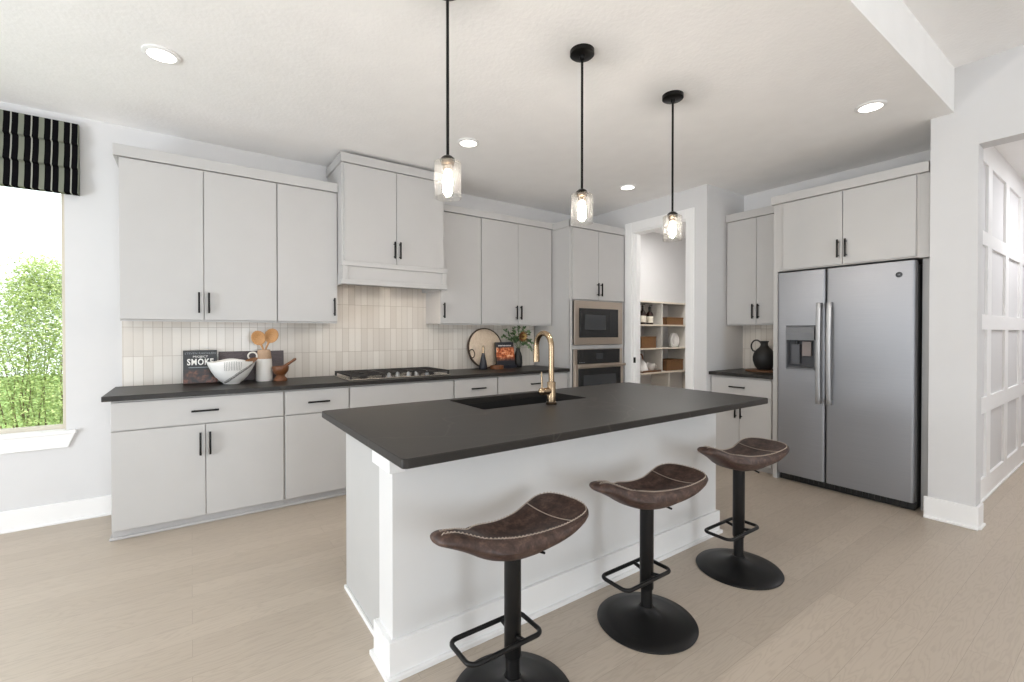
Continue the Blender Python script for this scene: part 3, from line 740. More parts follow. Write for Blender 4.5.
SX0, SX1, SY0, SY1 = 1.203, 1.925, 1.955, 2.335
mb = MB(); bv = 0.0
x0, x1, y0, y1 = IT
bm = bmesh.new()
def ringz(pts, z): return [bm.verts.new((a, b, z)) for a, b in pts]
def rrect(a0, a1, b0, b1, r, n=5):
    o = []
    for cx, cy, s in ((a1 - r, b1 - r, 0), (a0 + r, b1 - r, 1), (a0 + r, b0 + r, 2), (a1 - r, b0 + r, 3)):
        for k in range(n + 1):
            t = PI/2*(s + k/n); o.append((cx + r*math.cos(t), cy + r*math.sin(t)))
    return o
ch = 0.003
outer = rrect(x0, x1, y0, y1, 0.02); outer_in = rrect(x0 + ch, x1 - ch, y0 + ch, y1 - ch, 0.018)
inner = rrect(SX0, SX1, SY0, SY1, 0.012)
A = ringz(outer_in, 0.912); B = ringz(outer, 0.912 - ch); D_ = ringz(outer, 0.880 + ch); E_ = ringz(outer_in, 0.880); I0 = ringz(inner, 0.912); I1 = ringz(inner, 0.880)
n = len(A)
for P_, Q_ in ((A, B), (B, D_), (D_, E_), (E_, I1), (I1, I0), (I0, A)):
    for i in range(n): bm.faces.new((P_[i], P_[(i+1) % n], Q_[(i+1) % n], Q_[i]))
bmesh.ops.recalc_face_normals(bm, faces=bm.faces)
mb._add(bm)
tag(mb.build('island_countertop', stone_m), 'charcoal stone island countertop with the sink cut-out', 'countertop')
mb = MB(); t_ = 0.008
mb.box(SX0 - 0.012, SX1 + 0.012, SY0 - 0.012, SY1 + 0.009, 0.672, 0.68)
mb.box(SX0 - 0.012, SX0 - 0.003, SY0 - 0.012, SY1 + 0.009, 0.68, 0.879).box(SX1 + 0.003, SX1 + 0.012, SY0 - 0.012, SY1 + 0.009, 0.68, 0.879)
mb.box(SX0 - 0.003, SX1 + 0.003, SY0 - 0.012, SY0 - 0.003, 0.68, 0.879).box(SX0 - 0.003, SX1 + 0.003, SY1 + 0.003, SY1 + 0.009, 0.68, 0.879)
sk = tag(mb.build('sink', sinkm), 'black undermount sink in the island countertop', 'sink')
MB().lathe([(0, .6805), (.045, .6805), (.043, .684), (.03, .682), (0, .682)], (1.56, 2.2, 0), 24).build('drain', black_m, sk, 40)

# faucet
FX, FY = 1.598, 1.897
fc = thing('kitchen_faucet', 'champagne gold gooseneck faucet beside the island sink', 'faucet', (FX, FY, 0.912))
MB().lathe([(0, .9125), (.031, .9125), (.031, .922), (.027, .926), (0, .926)], (FX, FY, 0), 28).build('base_ring', simple('dark_base_ring', '#3A2F25', 0.3, metal=0.9), fc, 40)
MB().lathe([(0, .925), (.0235, .925), (.0235, 1.030), (.021, 1.034), (0, 1.034)], (FX, FY, 0), 28).build('valve_body', gold_m, fc, 40)
pts = [(FX, FY, 1.03), (FX, FY, 1.10), (FX, FY, 1.17), (FX, FY, 1.225)]
R_ = 0.066
for i in range(1, 13):
    a = PI*i/12; pts.append((FX, FY + R_ - R_*math.cos(a), 1.225 + R_*1.1*math.sin(a)))
pts.append((FX, FY + 2*R_, 1.20))
MB().tube(pts, 0.0155, 16).build('neck', gold_m, fc, 60)
MB().cyl((FX, FY + 2*R_, 1.207), (FX, FY + 2*R_, 1.135), 0.017, 20, 0.0185).build('spray_head', gold_m, fc, 40)
MB().cyl((FX - 0.015, FY, 0.985), (FX - 0.062, FY, 0.985), 0.019, 20).lathe([(0, -0.021), (0.012, -0.018), (0.02, -0.008), (0.0215, 0), (0.02, 0.008), (0.012, 0.018), (0, 0.021)], (FX - 0.066, FY, 0.985), 20).build('handle_hub', gold_m, fc, 50)
MB().tube([(FX - 0.066, FY, 1.0), (FX - 0.067, FY, 1.05), (FX - 0.069, FY, 1.09)], [0.0055, 0.0048, 0.0042], 10).build('lever', gold_m, fc, 60)

# ------------------------------------------------------------------ refrigerator wall
FRX = 4.25
fr = thing('refrigerator', 'stainless side-by-side refrigerator with a water dispenser in its left door', 'refrigerator', (4.6, 1.47, 0))
MB().box(4.325, 4.92, 1.004, 1.944, 0.03, 1.80, 0.003).build('case', gasket_m, fr)
mb = MB().box(4.30, 4.90, 1.012, 1.937, 0.004, 0.062, 0.003)
for i in range(22): mb.box(4.294, 4.302, 1.06 + i*0.038, 1.08 + i*0.038, 0.02, 0.052)
mb.build('base_grille', blackplastic_m, fr)
def fridge_door(y0, y1):
    r = 0.018; n = 6; poly = [(4.318, y0), (4.318, y1)]
    for k in range(n + 1):
        t = PI/2*k/n; poly.append((FRX + r - r*math.sin(t), y1 - r + r*math.cos(t)))
    for k in range(n + 1):
        t = PI/2*k/n; poly.append((FRX + r - r*math.cos(t), y0 + r - r*math.sin(t)))
    return poly
dl = MB().prism(fridge_door(1.576, 1.947), 0.068, 0.985, 'z').prism(fridge_door(1.576, 1.947), 1.362, 1.823, 'z')
dl.prism([(4.318, 1.872), (4.318, 1.947)] + fridge_door(1.576, 1.947)[2:9] + [(FRX, 1.872)], 0.985, 1.362, 'z')
dl.prism([(4.318, 1.576), (4.318, 1.644), (FRX, 1.644)] + fridge_door(1.576, 1.947)[9:], 0.985, 1.362, 'z')
dl = dl.build('freezer_door', steel_y, fr, 30); dl['label'] = 'freezer door with water dispenser'
MB().box(4.302, 4.318, 1.644, 1.872, 0.985, 1.362).build('dispenser_recess', simple('dispenser_dark', '#45464A', 0.4, metal=0.3), dl)
pan = MB().prism([(FRX - 0.016, 1.235), (FRX - 0.018, 1.30), (FRX - 0.012, 1.345), (FRX + 0.002, 1.360), (4.302, 1.360), (4.302, 1.245)], 1.648, 1.869, 'y', 0.002).build('dispenser_panel', greyplastic_m, dl)
MB().prism([(FRX - 0.006, 0.988), (FRX - 0.006, 1.000), (4.302, 1.012), (4.302, 0.988)], 1.646, 1.870, 'y', 0.001).box(FRX - 0.008, 4.302, 1.866, 1.872, 0.99, 1.24, 0.001).box(FRX - 0.008, 4.302, 1.644, 1.650, 0.99, 1.24, 0.001).build('drip_tray', greyplastic_m, dl)
MB().box(4.272, 4.286, 1.685, 1.755, 1.10, 1.225, 0.003).build('ice_paddle', simple('paddle_grey', '#8C8280', 0.4), dl)
MB().cyl((4.275, 1.80, 1.17), (4.275, 1.80, 1.235), 0.012, 14).build('water_nozzle', blackplastic_m, dl)
MB().box(4.262, 4.30, 1.77, 1.835, 1.03, 1.20, 0.003).build('water_paddle', simple('paddle_dark', '#55565A', 0.35, metal=0.3), dl)
dr = MB().prism(fridge_door(1.007, 1.566), 0.068, 1.823, 'z').build('fridge_door', steel_y, fr, 30)
lg = MB().lathe([(0, 0), (0.020, 0), (0.020, 0.003), (0.018, 0.0045), (0, 0.0045)], (FRX - 0.0002, 1.098, 1.726), 28, (-1, 0, 0)).build('badge', bagrey_m, dr, 40)
cu = bpy.data.curves.new('t', 'FONT'); 
def text_mesh(txt, size, ext, matrix, name, mat, parent, align='CENTER', width=None, offs=0.0, space=1.0):
    cu = bpy.data.curves.new('t', 'FONT'); cu.body = txt; cu.size = size; cu.extrude = ext; cu.align_x = align; cu.align_y = 'CENTER'; cu.resolution_u = 3; cu.offset = offs; cu.space_character = space
    to = bpy.data.objects.new('t', cu); col.objects.link(to)
    bpy.context.view_layer.update()
    dg = bpy.context.evaluated_depsgraph_get()
    me = bpy.data.meshes.new_from_object(to.evaluated_get(dg))
    bpy.data.objects.remove(to)
    if width:
        w = max(v.co.x for v in me.vertices) - min(v.co.x for v in me.vertices)
        me.transform(Matrix.Diagonal((width/w, 1, 1, 1)))
    o = MB().add_mesh(me, matrix).build(name, mat, parent)
    bpy.data.meshes.remove(me)
    return o
bpy.data.curves.remove(cu)
MX = Matrix(((0, 0, -1, FRX - 0.0055), (-1, 0, 0, 1.098), (0, 1, 0, 1.726), (0, 0, 0, 1)))
text_mesh('GE', 0.015, 0.0006, MX, 'badge_lettering', greyplastic_m, lg)
for yy, pr_ in ((1.605, dl), (1.530, dr)):
    mb = MB(); pts = []
    n = 14
    for i in range(n + 1):
        z = 0.715 + (1.545 - 0.715)*i/n; s = (i/n)*2 - 1
        pts.append((FRX - 0.05 - 0.012*(1 - s*s), z))
    poly = pts + [(a + 0.018, b) for a, b in reversed(pts)]
    mb.prism(poly, yy - 0.017, yy + 0.017, 'y', 0.003)
    for z in (0.735, 1.525): mb.box(FRX - 0.05, FRX + 0.002, yy - 0.013, yy + 0.013, z - 0.02, z + 0.02, 0.003)
    mb.build('handle', steel_z, pr_, 40)

fe = thing('fridge_surround_cabinet', 'pale grey cabinet and side panels built around the refrigerator', 'cabinet', (4.6, 1.46, 0))
MB().box(4.272, 4.927, 1.953, 1.990, 0.0, 2.44, 0.002).build('side_panel', cab_m, fe)
MB().box(4.272, 4.927, 0.935, 0.992, 1.838, 2.437, 0.001).box(4.36, 4.927, 0.935, 0.992, 0.0, 1.838, 0.001).build('side_panel', cab_m, fe)
mb = MB().box(4.272, 4.925, 0.992, 1.953, 1.842, 2.44)
mb.build('carcass', cabin_m, fe)
MB().box(4.266, 4.272, 1.906, 1.953, 1.842, 2.436, 0.001).build('filler', cab_m, fe)
front(fe, 'door', 'x', 1.458, 1.903, 1.850, 2.430, FRX, ('v', 1.483, 1.907, 2.038))
front(fe, 'door', 'x', 1.006, 1.454, 1.850, 2.430, FRX, ('v', 1.430, 1.907, 2.038))
mb = MB().box(4.238, 4.272, 0.935, 2.002, 2.438, 2.51, 0.003).box(4.26, 4.55, 1.985, 2.002, 2.438, 2.51, 0.003).box(4.27, 4.92, 0.94, 1.985, 2.442, 2.50)
struct('trim_5', mb, cab_m)

# coffee bar
cb = thing('base_cabinet', 'pale grey base cabinet with one drawer and two doors beside the refrigerator', 'cabinet', (4.6, 2.3, 0))
MB().box(4.3115, 4.927, 1.993, 2.606, 0.068, 0.879, 0.001).build('carcass', cabin_m, cb)
MB().box(4.36, 4.375, 1.993, 2.606, 0, 0.068).build('toe_kick', toe_m, cb)
front(cb, 'drawer', 'x', 2.012, 2.595, 0.697, 0.862, 4.29, ('h', 2.248, 2.39, 0.779))
front(cb, 'door', 'x', 2.012, 2.306, 0.070, 0.688, 4.29, ('v', 2.283, 0.488, 0.628))
front(cb, 'door', 'x', 2.310, 2.595, 0.070, 0.688, 4.29, ('v', 2.336, 0.488, 0.628))
tag(MB().box(4.262, 4.919, 1.992, 2.609, 0.88, 0.912, 0.003).build('countertop', stone_m), 'small charcoal stone countertop under the black jug', 'countertop')
cu_ = thing('wall_cabinet', 'narrow two-door pale grey wall cabinet above the black jug', 'cabinet', (4.75, 2.3, 1.385))
MB().box(4.592, 4.927, 1.993, 2.606, 1.387, 2.47, 0.001).build('carcass', cabin_m, cu_)
front(cu_, 'door', 'x', 1.998, 2.291, 1.388, 2.440, 4.57, ('v', 2.266, 1.446, 1.578))
front(cu_, 'door', 'x', 2.295, 2.590, 1.388, 2.440, 4.57, ('v', 2.320, 1.446, 1.578))
MB().box(4.5925, 4.607, 1.994, 2.605, 1.375, 1.3867).build('light_rail', cab_m, cu_)
MB().box(4.613, 4.627, 2.03, 2.57, 1.3835, 1.3865).build('light_strip', strip_m, cu_)
struct('trim_6', MB().box(4.558, 4.59, 1.992, 2.604, 2.446, 2.522, 0.003), cab_m)

# ------------------------------------------------------------------ pendants and downlights
def make_pendant():
    t = thing('pendant_light', '', 'pendant light', (0, 0, 1.885), 'black pendants over the island')
    MB().lathe([(0, CE), (.064, CE), (.064, CE - .022), (.058, CE - .027), (.015, CE - .028), (.012, CE - .045), (0, CE - .045)], n=36).build('canopy', black_m, t, 40)
    MB().cyl((0, 0, 2.053), (0, 0, CE - 0.03), 0.0065, 12).build('rod', black_m, t, 40)
    MB().lathe([(0, 2.062), (.009, 2.062), (.020, 2.057), (.031, 2.047), (.034, 2.037), (.030, 2.035), (0, 2.035)], n=28).build('cap', black_m, t, 40)
    MB().lathe([(0, 2.035), (.028, 2.035), (.028, 2.022), (.023, 2.018), (.021, 1.996), (0, 1.996)], n=24).build('socket', socket_m, t, 40)
    MB().lathe([(.028, 2.0345), (.050, 2.0345), (.0575, 2.031), (.0585, 2.023), (.0585, 1.880), (.0565, 1.880), (.0565, 2.022), (.0560, 2.028), (.049, 2.0325), (.028, 2.0325)], n=40).build('glass_shade', shade_m, t, 40)
    MB().lathe([(0, 1.996), (.011, 1.995), (.012, 1.986), (.018, 1.970), (.0215, 1.954), (.0215, 1.943), (.016, 1.927), (.008, 1.919), (0, 1.917)], n=20).build('bulb', bulb_m, t, 60)
    return t
p0 = make_pendant()
PL = [(0.905, 'black pendant with seeded glass shade nearest the camera, over the sinkless island end'), (1.697, 'middle black pendant with seeded glass shade, hanging near the faucet'), (2.478, 'black pendant with seeded glass shade farthest from the window, in front of the pantry doorway')]
for i, (x, lab) in enumerate(PL):
    o = p0 if i == 0 else copy_tree(p0)
    o.location = (x, 1.765, 1.885); o['label'] = lab
def downlight(x, y, lab):
    t = thing('recessed_light', lab, 'ceiling light', (x, y, CE), 'recessed ceiling lights')
    MB().lathe([(.062, CE - 0.0005), (.085, CE - 0.0005), (.086, CE - .006), (.074, CE - .012), (.064, CE - .011)], (x, y, 0), 36).build('trim_ring', trim_m, t, 40)
    MB().lathe([(0, CE - .010), (.058, CE - .010), (.065, CE - .008), (.065, CE - 0.0006), (0, CE - 0.0006)], (x, y, 0), 36).build('lens', lens_m, t, 40)
downlight(-0.123, 3.08, 'round recessed ceiling light above the leftmost wall cabinets')
downlight(1.78, 3.12, 'round recessed ceiling light right of the nearest pendant, above the range hood side')
downlight(3.65, 3.13, 'round recessed ceiling light in front of the oven tower and pantry')
downlight(3.66, 1.10, 'round recessed ceiling light in front of the refrigerator cabinet')

# ------------------------------------------------------------------ bar stools
def seat_mesh():
    """saddle: stations along x, closed cross-section ring in the yz plane; returns (MB, rim points per side)"""
    X0, X1 = -0.330, 0.310
    def L(tab, x):
        for (a, va), (b, vb) in zip(tab, tab[1:]):
            if x <= b:
                t = (x - a)/(b - a); t = t*t*(3 - 2*t) if False else t
                return va + (vb - va)*t
        return tab[-1][1]
    hw = [(-.33, .004), (-.30, .008), (-.26, .012), (-.22, .022), (-.18, .046), (-.13, .070), (-.08, .082), (0, .088), (.1, .104), (.18, .125), (.24, .134), (.275, .126), (.295, .102), (.305, .072), (.31, .040)]
    rz = [(-.33, .65), (-.28, .666), (-.22, .660), (-.16, .642), (-.1, .624), (-.04, .612), (.04, .605), (.1, .604), (.15, .607), (.2, .616), (.25, .631), (.31, .644)]
    dp = [(-.33, .0), (-.24, .0), (-.2, .006), (-.1, .026), (0, .034), (.1, .028), (.17, .014), (.22, .009), (.27, .005), (.31, .0)]
    bz = [(-.33, .622), (-.32, .608), (-.28, .597), (-.2, .576), (-.12, .545), (-.04, .521), (.04, .517), (.12, .530), (.19, .555), (.25, .592), (.29, .624), (.31, .642)]
    bl = [(-.33, .040), (-.325, .058), (-.305, .072), (-.27, .084), (-.22, .080), (-.17, .056), (-.1, .034), (0, .026), (.1, .020), (.2, .010), (.31, .003)]
    fw = [(-.33, .014), (-.328, .026), (-.322, .040), (-.31, .050), (-.29, .058), (-.26, .063), (-.22, .070), (-.16, .088), (-.08, .108)]
    ft = [(-.33, .670), (-.328, .675), (-.322, .680), (-.31, .684), (-.285, .683), (-.25, .674), (-.20, .657), (-.14, .637), (-.08, .620)]
    fb = [(-.33, .660), (-.328, .656), (-.322, .651), (-.31, .645), (-.285, .633), (-.25, .615), (-.20, .587), (-.14, .554), (-.08, .530)]
    # stations, smoothed tables by local averaging
    def S(tab, x, w=0.07):
        w = min(w, 2*(x - X0) + 0.002, 2*(X1 - x) + 0.002)
        return sum(L(tab, min(X1, max(X0, x + k*w/2))) for k in (-2, -1, 0, 1, 2))/5
    st = [X0, X0 + .002, X0 + .005, X0 + .009, X0 + .016, X0 + .026] + [X0 + .04 + i*(X1 - X0 - .08)/22 for i in range(23)] + [X1 - .026, X1 - .014, X1 - .006, X1]
    mb = MB(); bm = bmesh.new(); rings = []; rimL = []; rimR = []
    for x in st:
        w = L(hw, x); z = S(rz, x); d = S(dp, x); b = S(bz, x); q = S(bl, x); sec = []
        th = min(0.008, (z - b)*0.3)
        nin = 10
        for k in range(nin + 1):                 # inside surface from +y rim to -y rim
            s = 1 - 2*k/nin; sec.append((w*0.93*s, z - d*(1 - s*s)))
        h = z - b
        side = [(-w*0.97 - 0.001, z - th*0.2), (-w - .004, z - th), (-w - q*0.72, z - h*0.15), (-w - q, z - h*0.42), (-w - q*0.5, z - h*0.68), (-(w + q*.5)*0.80, z - h*0.86), (-(w + q*.4)*0.55, z - h*0.97), (-(w + q*.3)*0.2, b)]
        sec += side; sec += [(-a, c) for a, c in reversed(side)]
        tb = min(1.0, max(0.0, (-0.10 - x)/0.13)); tb = tb*tb*(3 - 2*tb)      # the nose of the seat is a rounded roll
        if tb > 0:
            W = L(fw, x); zt = L(ft, x); zb = L(fb, x); zc = (zt + zb)/2; hz = (zt - zb)/2; el = []
            for k in range(nin + 1):
                f_ = math.radians(50*(1 - 2*k/nin)); el.append((W*math.sin(f_), zc + hz*math.cos(f_)))
            neg = []
            for k in range(8):
                f_ = math.radians(-(50 + (k + 1)*130/8.5)); neg.append((W*math.sin(f_), zc + hz*math.cos(f_)))
            el += neg + [(-p, q_) for p, q_ in reversed(neg)]
            sec = [(p0_[0] + (p1_[0] - p0_[0])*tb, p0_[1] + (p1_[1] - p0_[1])*tb) for p0_, p1_ in zip(sec, el)]
        if x > -0.315:                            # stitched edge: runs along the rim, then up onto the nose
            ang = 50 - 38*min(1.0, max(0.0, (-0.13 - x)/0.13)); jf = (1 + ang/50)*nin/2; j0 = min(nin - 1, int(jf)); u_ = jf - j0
            ya = sec[j0][0] + (sec[j0+1][0] - sec[j0][0])*u_; za = sec[j0][1] + (sec[j0+1][1] - sec[j0][1])*u_
            rimL.append(Vector((x, ya - .0015, za + .0012))); rimR.append(Vector((x, -ya + .0015, za + .0012)))
        rings.append([bm.verts.new((x, a, c)) for a, c in sec])
    m = len(rings[0])
    for A, B in zip(rings, rings[1:]):
        for k in range(m): bm.faces.new((A[k], A[(k+1) % m], B[(k+1) % m], B[k]))
    bm.faces.new(rings[0]); bm.faces.new(list(reversed(rings[-1])))
    bmesh.ops.recalc_face_normals(bm, faces=bm.faces)
    mb._add(bm)
    seam = []
    xs_ = 0.19; w = L(hw, xs_); z = S(rz, xs_); d = S(dp, xs_)
    for k in range(13):
        s = -1 + 2*k/12; seam.append((xs_, w*0.93*s, z - d*(1 - s*s) + 0.0012))
    return mb, rimL, rimR, seam
def make_stool():
    t = thing('bar_stool', '', 'bar stool', (0, 0, 0), 'bar stools at the island')
    mb, rl, rr, seam = seat_mesh()
    seat = mb.build('seat', leather_m, t, 60)
    zz = MB()
    # zigzag stitching along both rims and round the back, plus a plain seam across the back of the seat
    loop = rl + [Vector((0.3115, y, 0.6445)) for y in (-.03, 0, .03)] + list(reversed(rr))
    dense = []
    for a, b in zip(loop, loop[1:]):
        n = max(1, int((b-a).length/0.0065))
        for k in range(n): dense.append(a.lerp(b, k/n))
    for i in range(len(dense) - 1):
        a, b = dense[i], dense[i+1]; sd_ = Vector((0, 0, 0.0036 if i % 2 else -0.0036))
        zz.tube([a + sd_, b - sd_], 0.0016, 5)
    zz.build('stitching', thread_m, seat, 60)
    MB().tube(seam, 0.0018, 6).build('cross_seam', thread_m, seat, 60)
    MB().lathe([(0, .0), (.217, .0), (.219, .004), (.214, .010), (.17, .017), (.12, .027), (.075, .040), (.045, .055), (.034, .066), (.030, .072), (0, .072)], n=64).build('base', stoolblack_m, t, 50)
    MB().cyl((0, 0, .07), (0, 0, .20), .0255, 24).build('lower_column', stoolblack_m, t, 40)
    MB().lathe([(0, .150), (.0285, .150), (.0305, .154), (.0305, .537), (0, .537)], n=28).build('upper_column', stoolblack_m, t, 40)
    x0_, x1_, y_, r = -0.217, 0.080, 0.074, 0.03; z = 0.236; pts = []
    for cx, cy, s in ((x1_ - r, y_ - r, 0), (x0_ + r, y_ - r, 1), (x0_ + r, -y_ + r, 2), (x1_ - r, -y_ + r, 3)):
        for k in range(6):
            a = PI/2*(s + k/5); pts.append((cx + r*math.cos(a), cy + r*math.sin(a), z))
    mb = MB().tube(pts, 0.0085, 10, True)
    mb.tube([(0, -y_, z), (0, -0.028, z - 0.01)], 0.008, 8); mb.tube([(0, y_, z), (0, 0.028, z - 0.01)], 0.008, 8)
    mb.build('footrest', stoolblack_m, t, 50)
    MB().tube([(0.02, -0.01, .513), (0.085, -0.03, .512), (0.125, -0.04, .492)], 0.005, 8).build('lift_lever', black_m, t, 50)
    return t
s0 = make_stool()
SL = [(0.936, 1.325, -0.008, 'brown leather saddle bar stool nearest the camera, at the window end of the island'),
      (1.672, 1.32, 0.008, 'middle brown leather saddle bar stool of the row at the island'),
      (2.462, 1.325, 0.034, 'brown leather saddle bar stool closest to the refrigerator')]
for i, (x, y, dz, lab) in enumerate(SL):
    o = s0 if i == 0 else copy_tree(s0)
    o.location = (x, y, 0); o['label'] = lab
    for ch_ in o.children:                       # the seats swivel
        if ch_.name.split('.')[0] in ('seat', 'lift_lever'): ch_.rotation_euler.z = math.radians((8, 0, -2)[i]); ch_.location.x += (0.0, 0, 0.006)[i]
    for ch_ in o.children:                       # gas lift raised a little on each stool
        if dz and ch_.name.split('.')[0] in ('seat', 'lift_lever', 'upper_column'): ch_.location.z += dz

# ------------------------------------------------------------------ roman blind, garden
rb = thing('roman_blind', 'black and cream striped roman blind at the top of the window', 'blind', (-1.33, 4.25, 2.245))
mb = MB(); prof = [(4.300, 2.725), (4.262, 2.725), (4.256, 2.66), (4.240, 2.590), (4.236, 2.582), (4.262, 2.575), (4.254, 2.50), (4.234, 2.425), (4.230, 2.417), (4.258, 2.410), (4.250, 2.33), (4.234, 2.252), (4.236, 2.245), (4.300, 2.245)]
mb.prism(prof, -2.04, -0.625, 'x').build('fabric', blind_m, rb)
MB().box(-2.03, -0.635, 4.262, 4.306, 2.70, 2.722).build('headrail', trim_m, rb)

struct('ground', box(-12, 10, 4.46, 22, -0.35, -0.15), grass_m)
def shrub(cx, cy, rx, ry, h, nleaf, lab):
    t = thing('garden_shrub', lab, 'shrub', (cx, cy, -0.15))
    br = MB(); tips = []
    for i in range(30):
        a = random.uniform(0, 2*PI); k = math.sqrt(random.random())
        ex, ey = cx + rx*k*math.cos(a), cy + ry*k*math.sin(a); ez = -0.15 + h*(0.55 + 0.45*random.random())*(1 - 0.35*k)
        sx, sy = cx + 0.25*rx*math.cos(a), cy + 0.25*ry*math.sin(a)
        mid = ((sx+ex)/2 + random.uniform(-.1, .1), (sy+ey)/2 + random.uniform(-.1, .1), (ez - 0.15)/2)
        br.tube([(sx, sy, -0.16), mid, (ex, ey, ez)], [0.010, 0.006, 0.002], 5); tips.append((Vector(mid), Vector((ex, ey, ez))))
    br.build('branches', bark_m, t, 60)
    lf = MB()
    for i in range(nleaf):
        a = random.uniform(0, 2*PI); k = math.sqrt(random.random())
        z = random.random() ** 0.8
        env = math.sqrt(max(0.02, 1 - (z*0.98)**3))*(0.82 + 0.18*math.sin(a*5 + cx*3) * math.cos(z*7))
        p = Vector((cx + rx*env*k*math.cos(a), cy + ry*env*k*math.sin(a), -0.12 + h*z*(0.90 + 0.16*random.random())))
        d = Vector((random.uniform(-1, 1), random.uniform(-1, 1), random.uniform(-0.5, 0.8)))
        lf.leaf(p, d, (random.uniform(-.6, .6), random.uniform(-1, .2), 1), random.uniform(.022, .045), random.uniform(.012, .022))
    lf.build('foliage', bushleaf_m, t)
shrub(-1.25, 6.7, 0.75, 0.7, 2.12, 30000, 'bright green leafy shrub filling the window view at its right side')
shrub(-2.75, 7.0, 0.95, 0.7, 1.9, 12000, 'bright green leafy shrub left of the window view, mostly hidden by the frame edge')

# ------------------------------------------------------------------ things on the back counter
ZC = 0.9122
def leaning(name, label, cat, x0, x1, h, t, yb, yt, zb=ZC):
    """slab leaning back from y=yb at its foot to y=yt at the top: returns thing + local->world matrix (x along, z up the face, y depth)"""
    a = math.atan2(yt - yb, h)
    th = thing(name, label, cat, ((x0+x1)/2, yb, zb))
    return th, Matrix.Translation(((x0+x1)/2, yb, zb)) @ Matrix.Rotation(-a, 4, 'X')
bk, m = leaning('cookbook', 'black cookbook with white SMOKE lettering leaning on the tile', 'book', -0.052, 0.163, 0.255, 0.028, 4.205, 4.235)
cov = MB().box(-.1075, .1075, 0, .003, 0.004, .255, 0.0008, rot=m).build('cover', smoke_m, bk)
MB().box(-.1075, .1075, .025, .028, 0.004, .255, 0.0008, rot=m).box(-.1085, -.1055, 0.001, .027, 0.004, .255, 0.0008, rot=m).build('back_cover', blackplastic_m, bk)
MB().box(-.105, .104, .003, .025, .009, .250, rot=m).build('pages', paper_m, bk)
def on_cover(x, z): return m @ Matrix.Translation((x, -0.0004, z)) @ Matrix.Rotation(PI/2, 4, 'X')
text_mesh('STEVEN RAICHLEN', .021, .0003, on_cover(0, .231), 'author_lettering', text_g, cov, width=.195)
text_mesh('PROJECT', .021, .0003, on_cover(0, .205), 'title_lettering', text_w, cov, width=.095)
text_mesh('SMOKE', .066, .0003, on_cover(0.0, .163), 'title_lettering', text_w, cov, width=.168, offs=0.0016, space=1.14)
text_mesh('SEVEN STEPS', .010, .0003, on_cover(0, .124), 'subtitle_lettering', text_g, cov, width=.14) if False else MB().box(-.075, .075, -.0006, 0, .121, .126, rot=m).build('title_rule', text_g, cov)

tb, m = leaning('serving_board', 'long dark purplish-brown board leaning against the backsplash behind the bowl', 'board', 0.175, 0.640, 0.238, 0.016, 4.262, 4.278)
MB().box(-.232, .232, 0, .014, 0.002, .238, 0.003, rot=m).build('board', darkboard_m, tb)

# wavy white bowl
BX, BY = 0.249, 4.05
def bowlf(t, r, z):
    # t: angle; rim pulled up/down in waves, ends along X drawn out
    k = min(1, max(0, (z - 0.0)/0.165))
    ex = 1 + 0.10*k*k*math.cos(t)**2 - 0.16*k*math.sin(t)**2
    up = (0.030*math.cos(2*t - PI)*0.7 + 0.030*abs(math.cos(t))**6 + 0.006)*k**2
    return r*ex, z + up
prof = [(0, .004), (.05, 0.0), (.054, .002), (.055, .008), (.075, .022), (.105, .055), (.128, .095), (.143, .135), (.148, .158), (.1465, .161), (.142, .158), (.137, .132), (.121, .093), (.098, .056), (.07, .028), (0, .016)]
bw = thing('serving_bowl', 'white wavy-rimmed ceramic bowl with fine black curved lines', 'bowl', (BX, BY, ZC))
MB().lathe(prof, (BX, BY, ZC), 72, f=bowlf).build('body', white_c, bw, 60)
mb = MB()
def outer_pt(t, k):    # k 0..1 along the outside profile
    P = [(.055, .008), (.075, .022), (.105, .055), (.128, .095), (.143, .135), (.148, .158)]
    s = k*(len(P) - 1); i = min(len(P) - 2, int(s)); u = s - i
    r = P[i][0] + (P[i+1][0] - P[i][0])*u; z = P[i][1] + (P[i+1][1] - P[i][1])*u
    r, z = bowlf(t, r, z); r += 0.0006
    return (BX + r*math.cos(t), BY + r*math.sin(t), ZC + z)
for j in range(4):
    pts = []
    for i in range(22):
        u = i/21; t = -PI/2 - 0.95 + j*0.06 + 1.95*u; k = 0.03 + j*0.055 + (0.74)*u**1.25
        if k < 0.99: pts.append(outer_pt(t, k))
    mb.tube(pts, 0.0017 if j < 2 else 0.0012, 6)
for j in range(11):
    t = -PI/2 - 0.42 + j*0.085
    mb.tube([outer_pt(t, 0.62 + 0.34*i/6) for i in range(7)], 0.0011, 5)
mb.build('line_pattern', simple('bowl_line_grey', '#55524F', 0.5), bw, 60)
# wooden server with a cord ring, resting in the bowl
sv = thing('salad_server', 'short wooden server with a white cord loop resting in the white bowl', 'utensil', (0.385, 4.05, 1.05))
def oval_blade(mb, c, d, L, w, th):
    d = Vector(d).normalized(); up = Vector((0, -1, 0)); sd_ = d.cross(up).normalized(); up = sd_.cross(d); c = Vector(c)
    bm = bmesh.new(); bmesh.ops.create_uvsphere(bm, u_segments=18, v_segments=10, radius=1)
    for v in bm.verts:
        a = v.co.copy(); dish = 0.35*(1 - a.x*a.x - a.z*a.z) if a.y > 0 else 0
        v.co = c + d*(a.x*L/2) + sd_*(a.z*w/2) + up*((a.y - dish*4.2)*th/2)
    mb._add(bm); return mb
mb = MB(); oval_blade(mb, (0.362, 3.975, 1.083), (1, 0.0, .42), 0.115, 0.040, 0.018); mb.tube([(0.325, 3.985, 1.066), (0.27, 4.03, 1.03), (0.22, 4.07, 0.985)], 0.006, 8)
mb.build('blade', wood('server_wood', '#5E3B22', '#9A6A42', (20, 20, 20)), sv, 60)
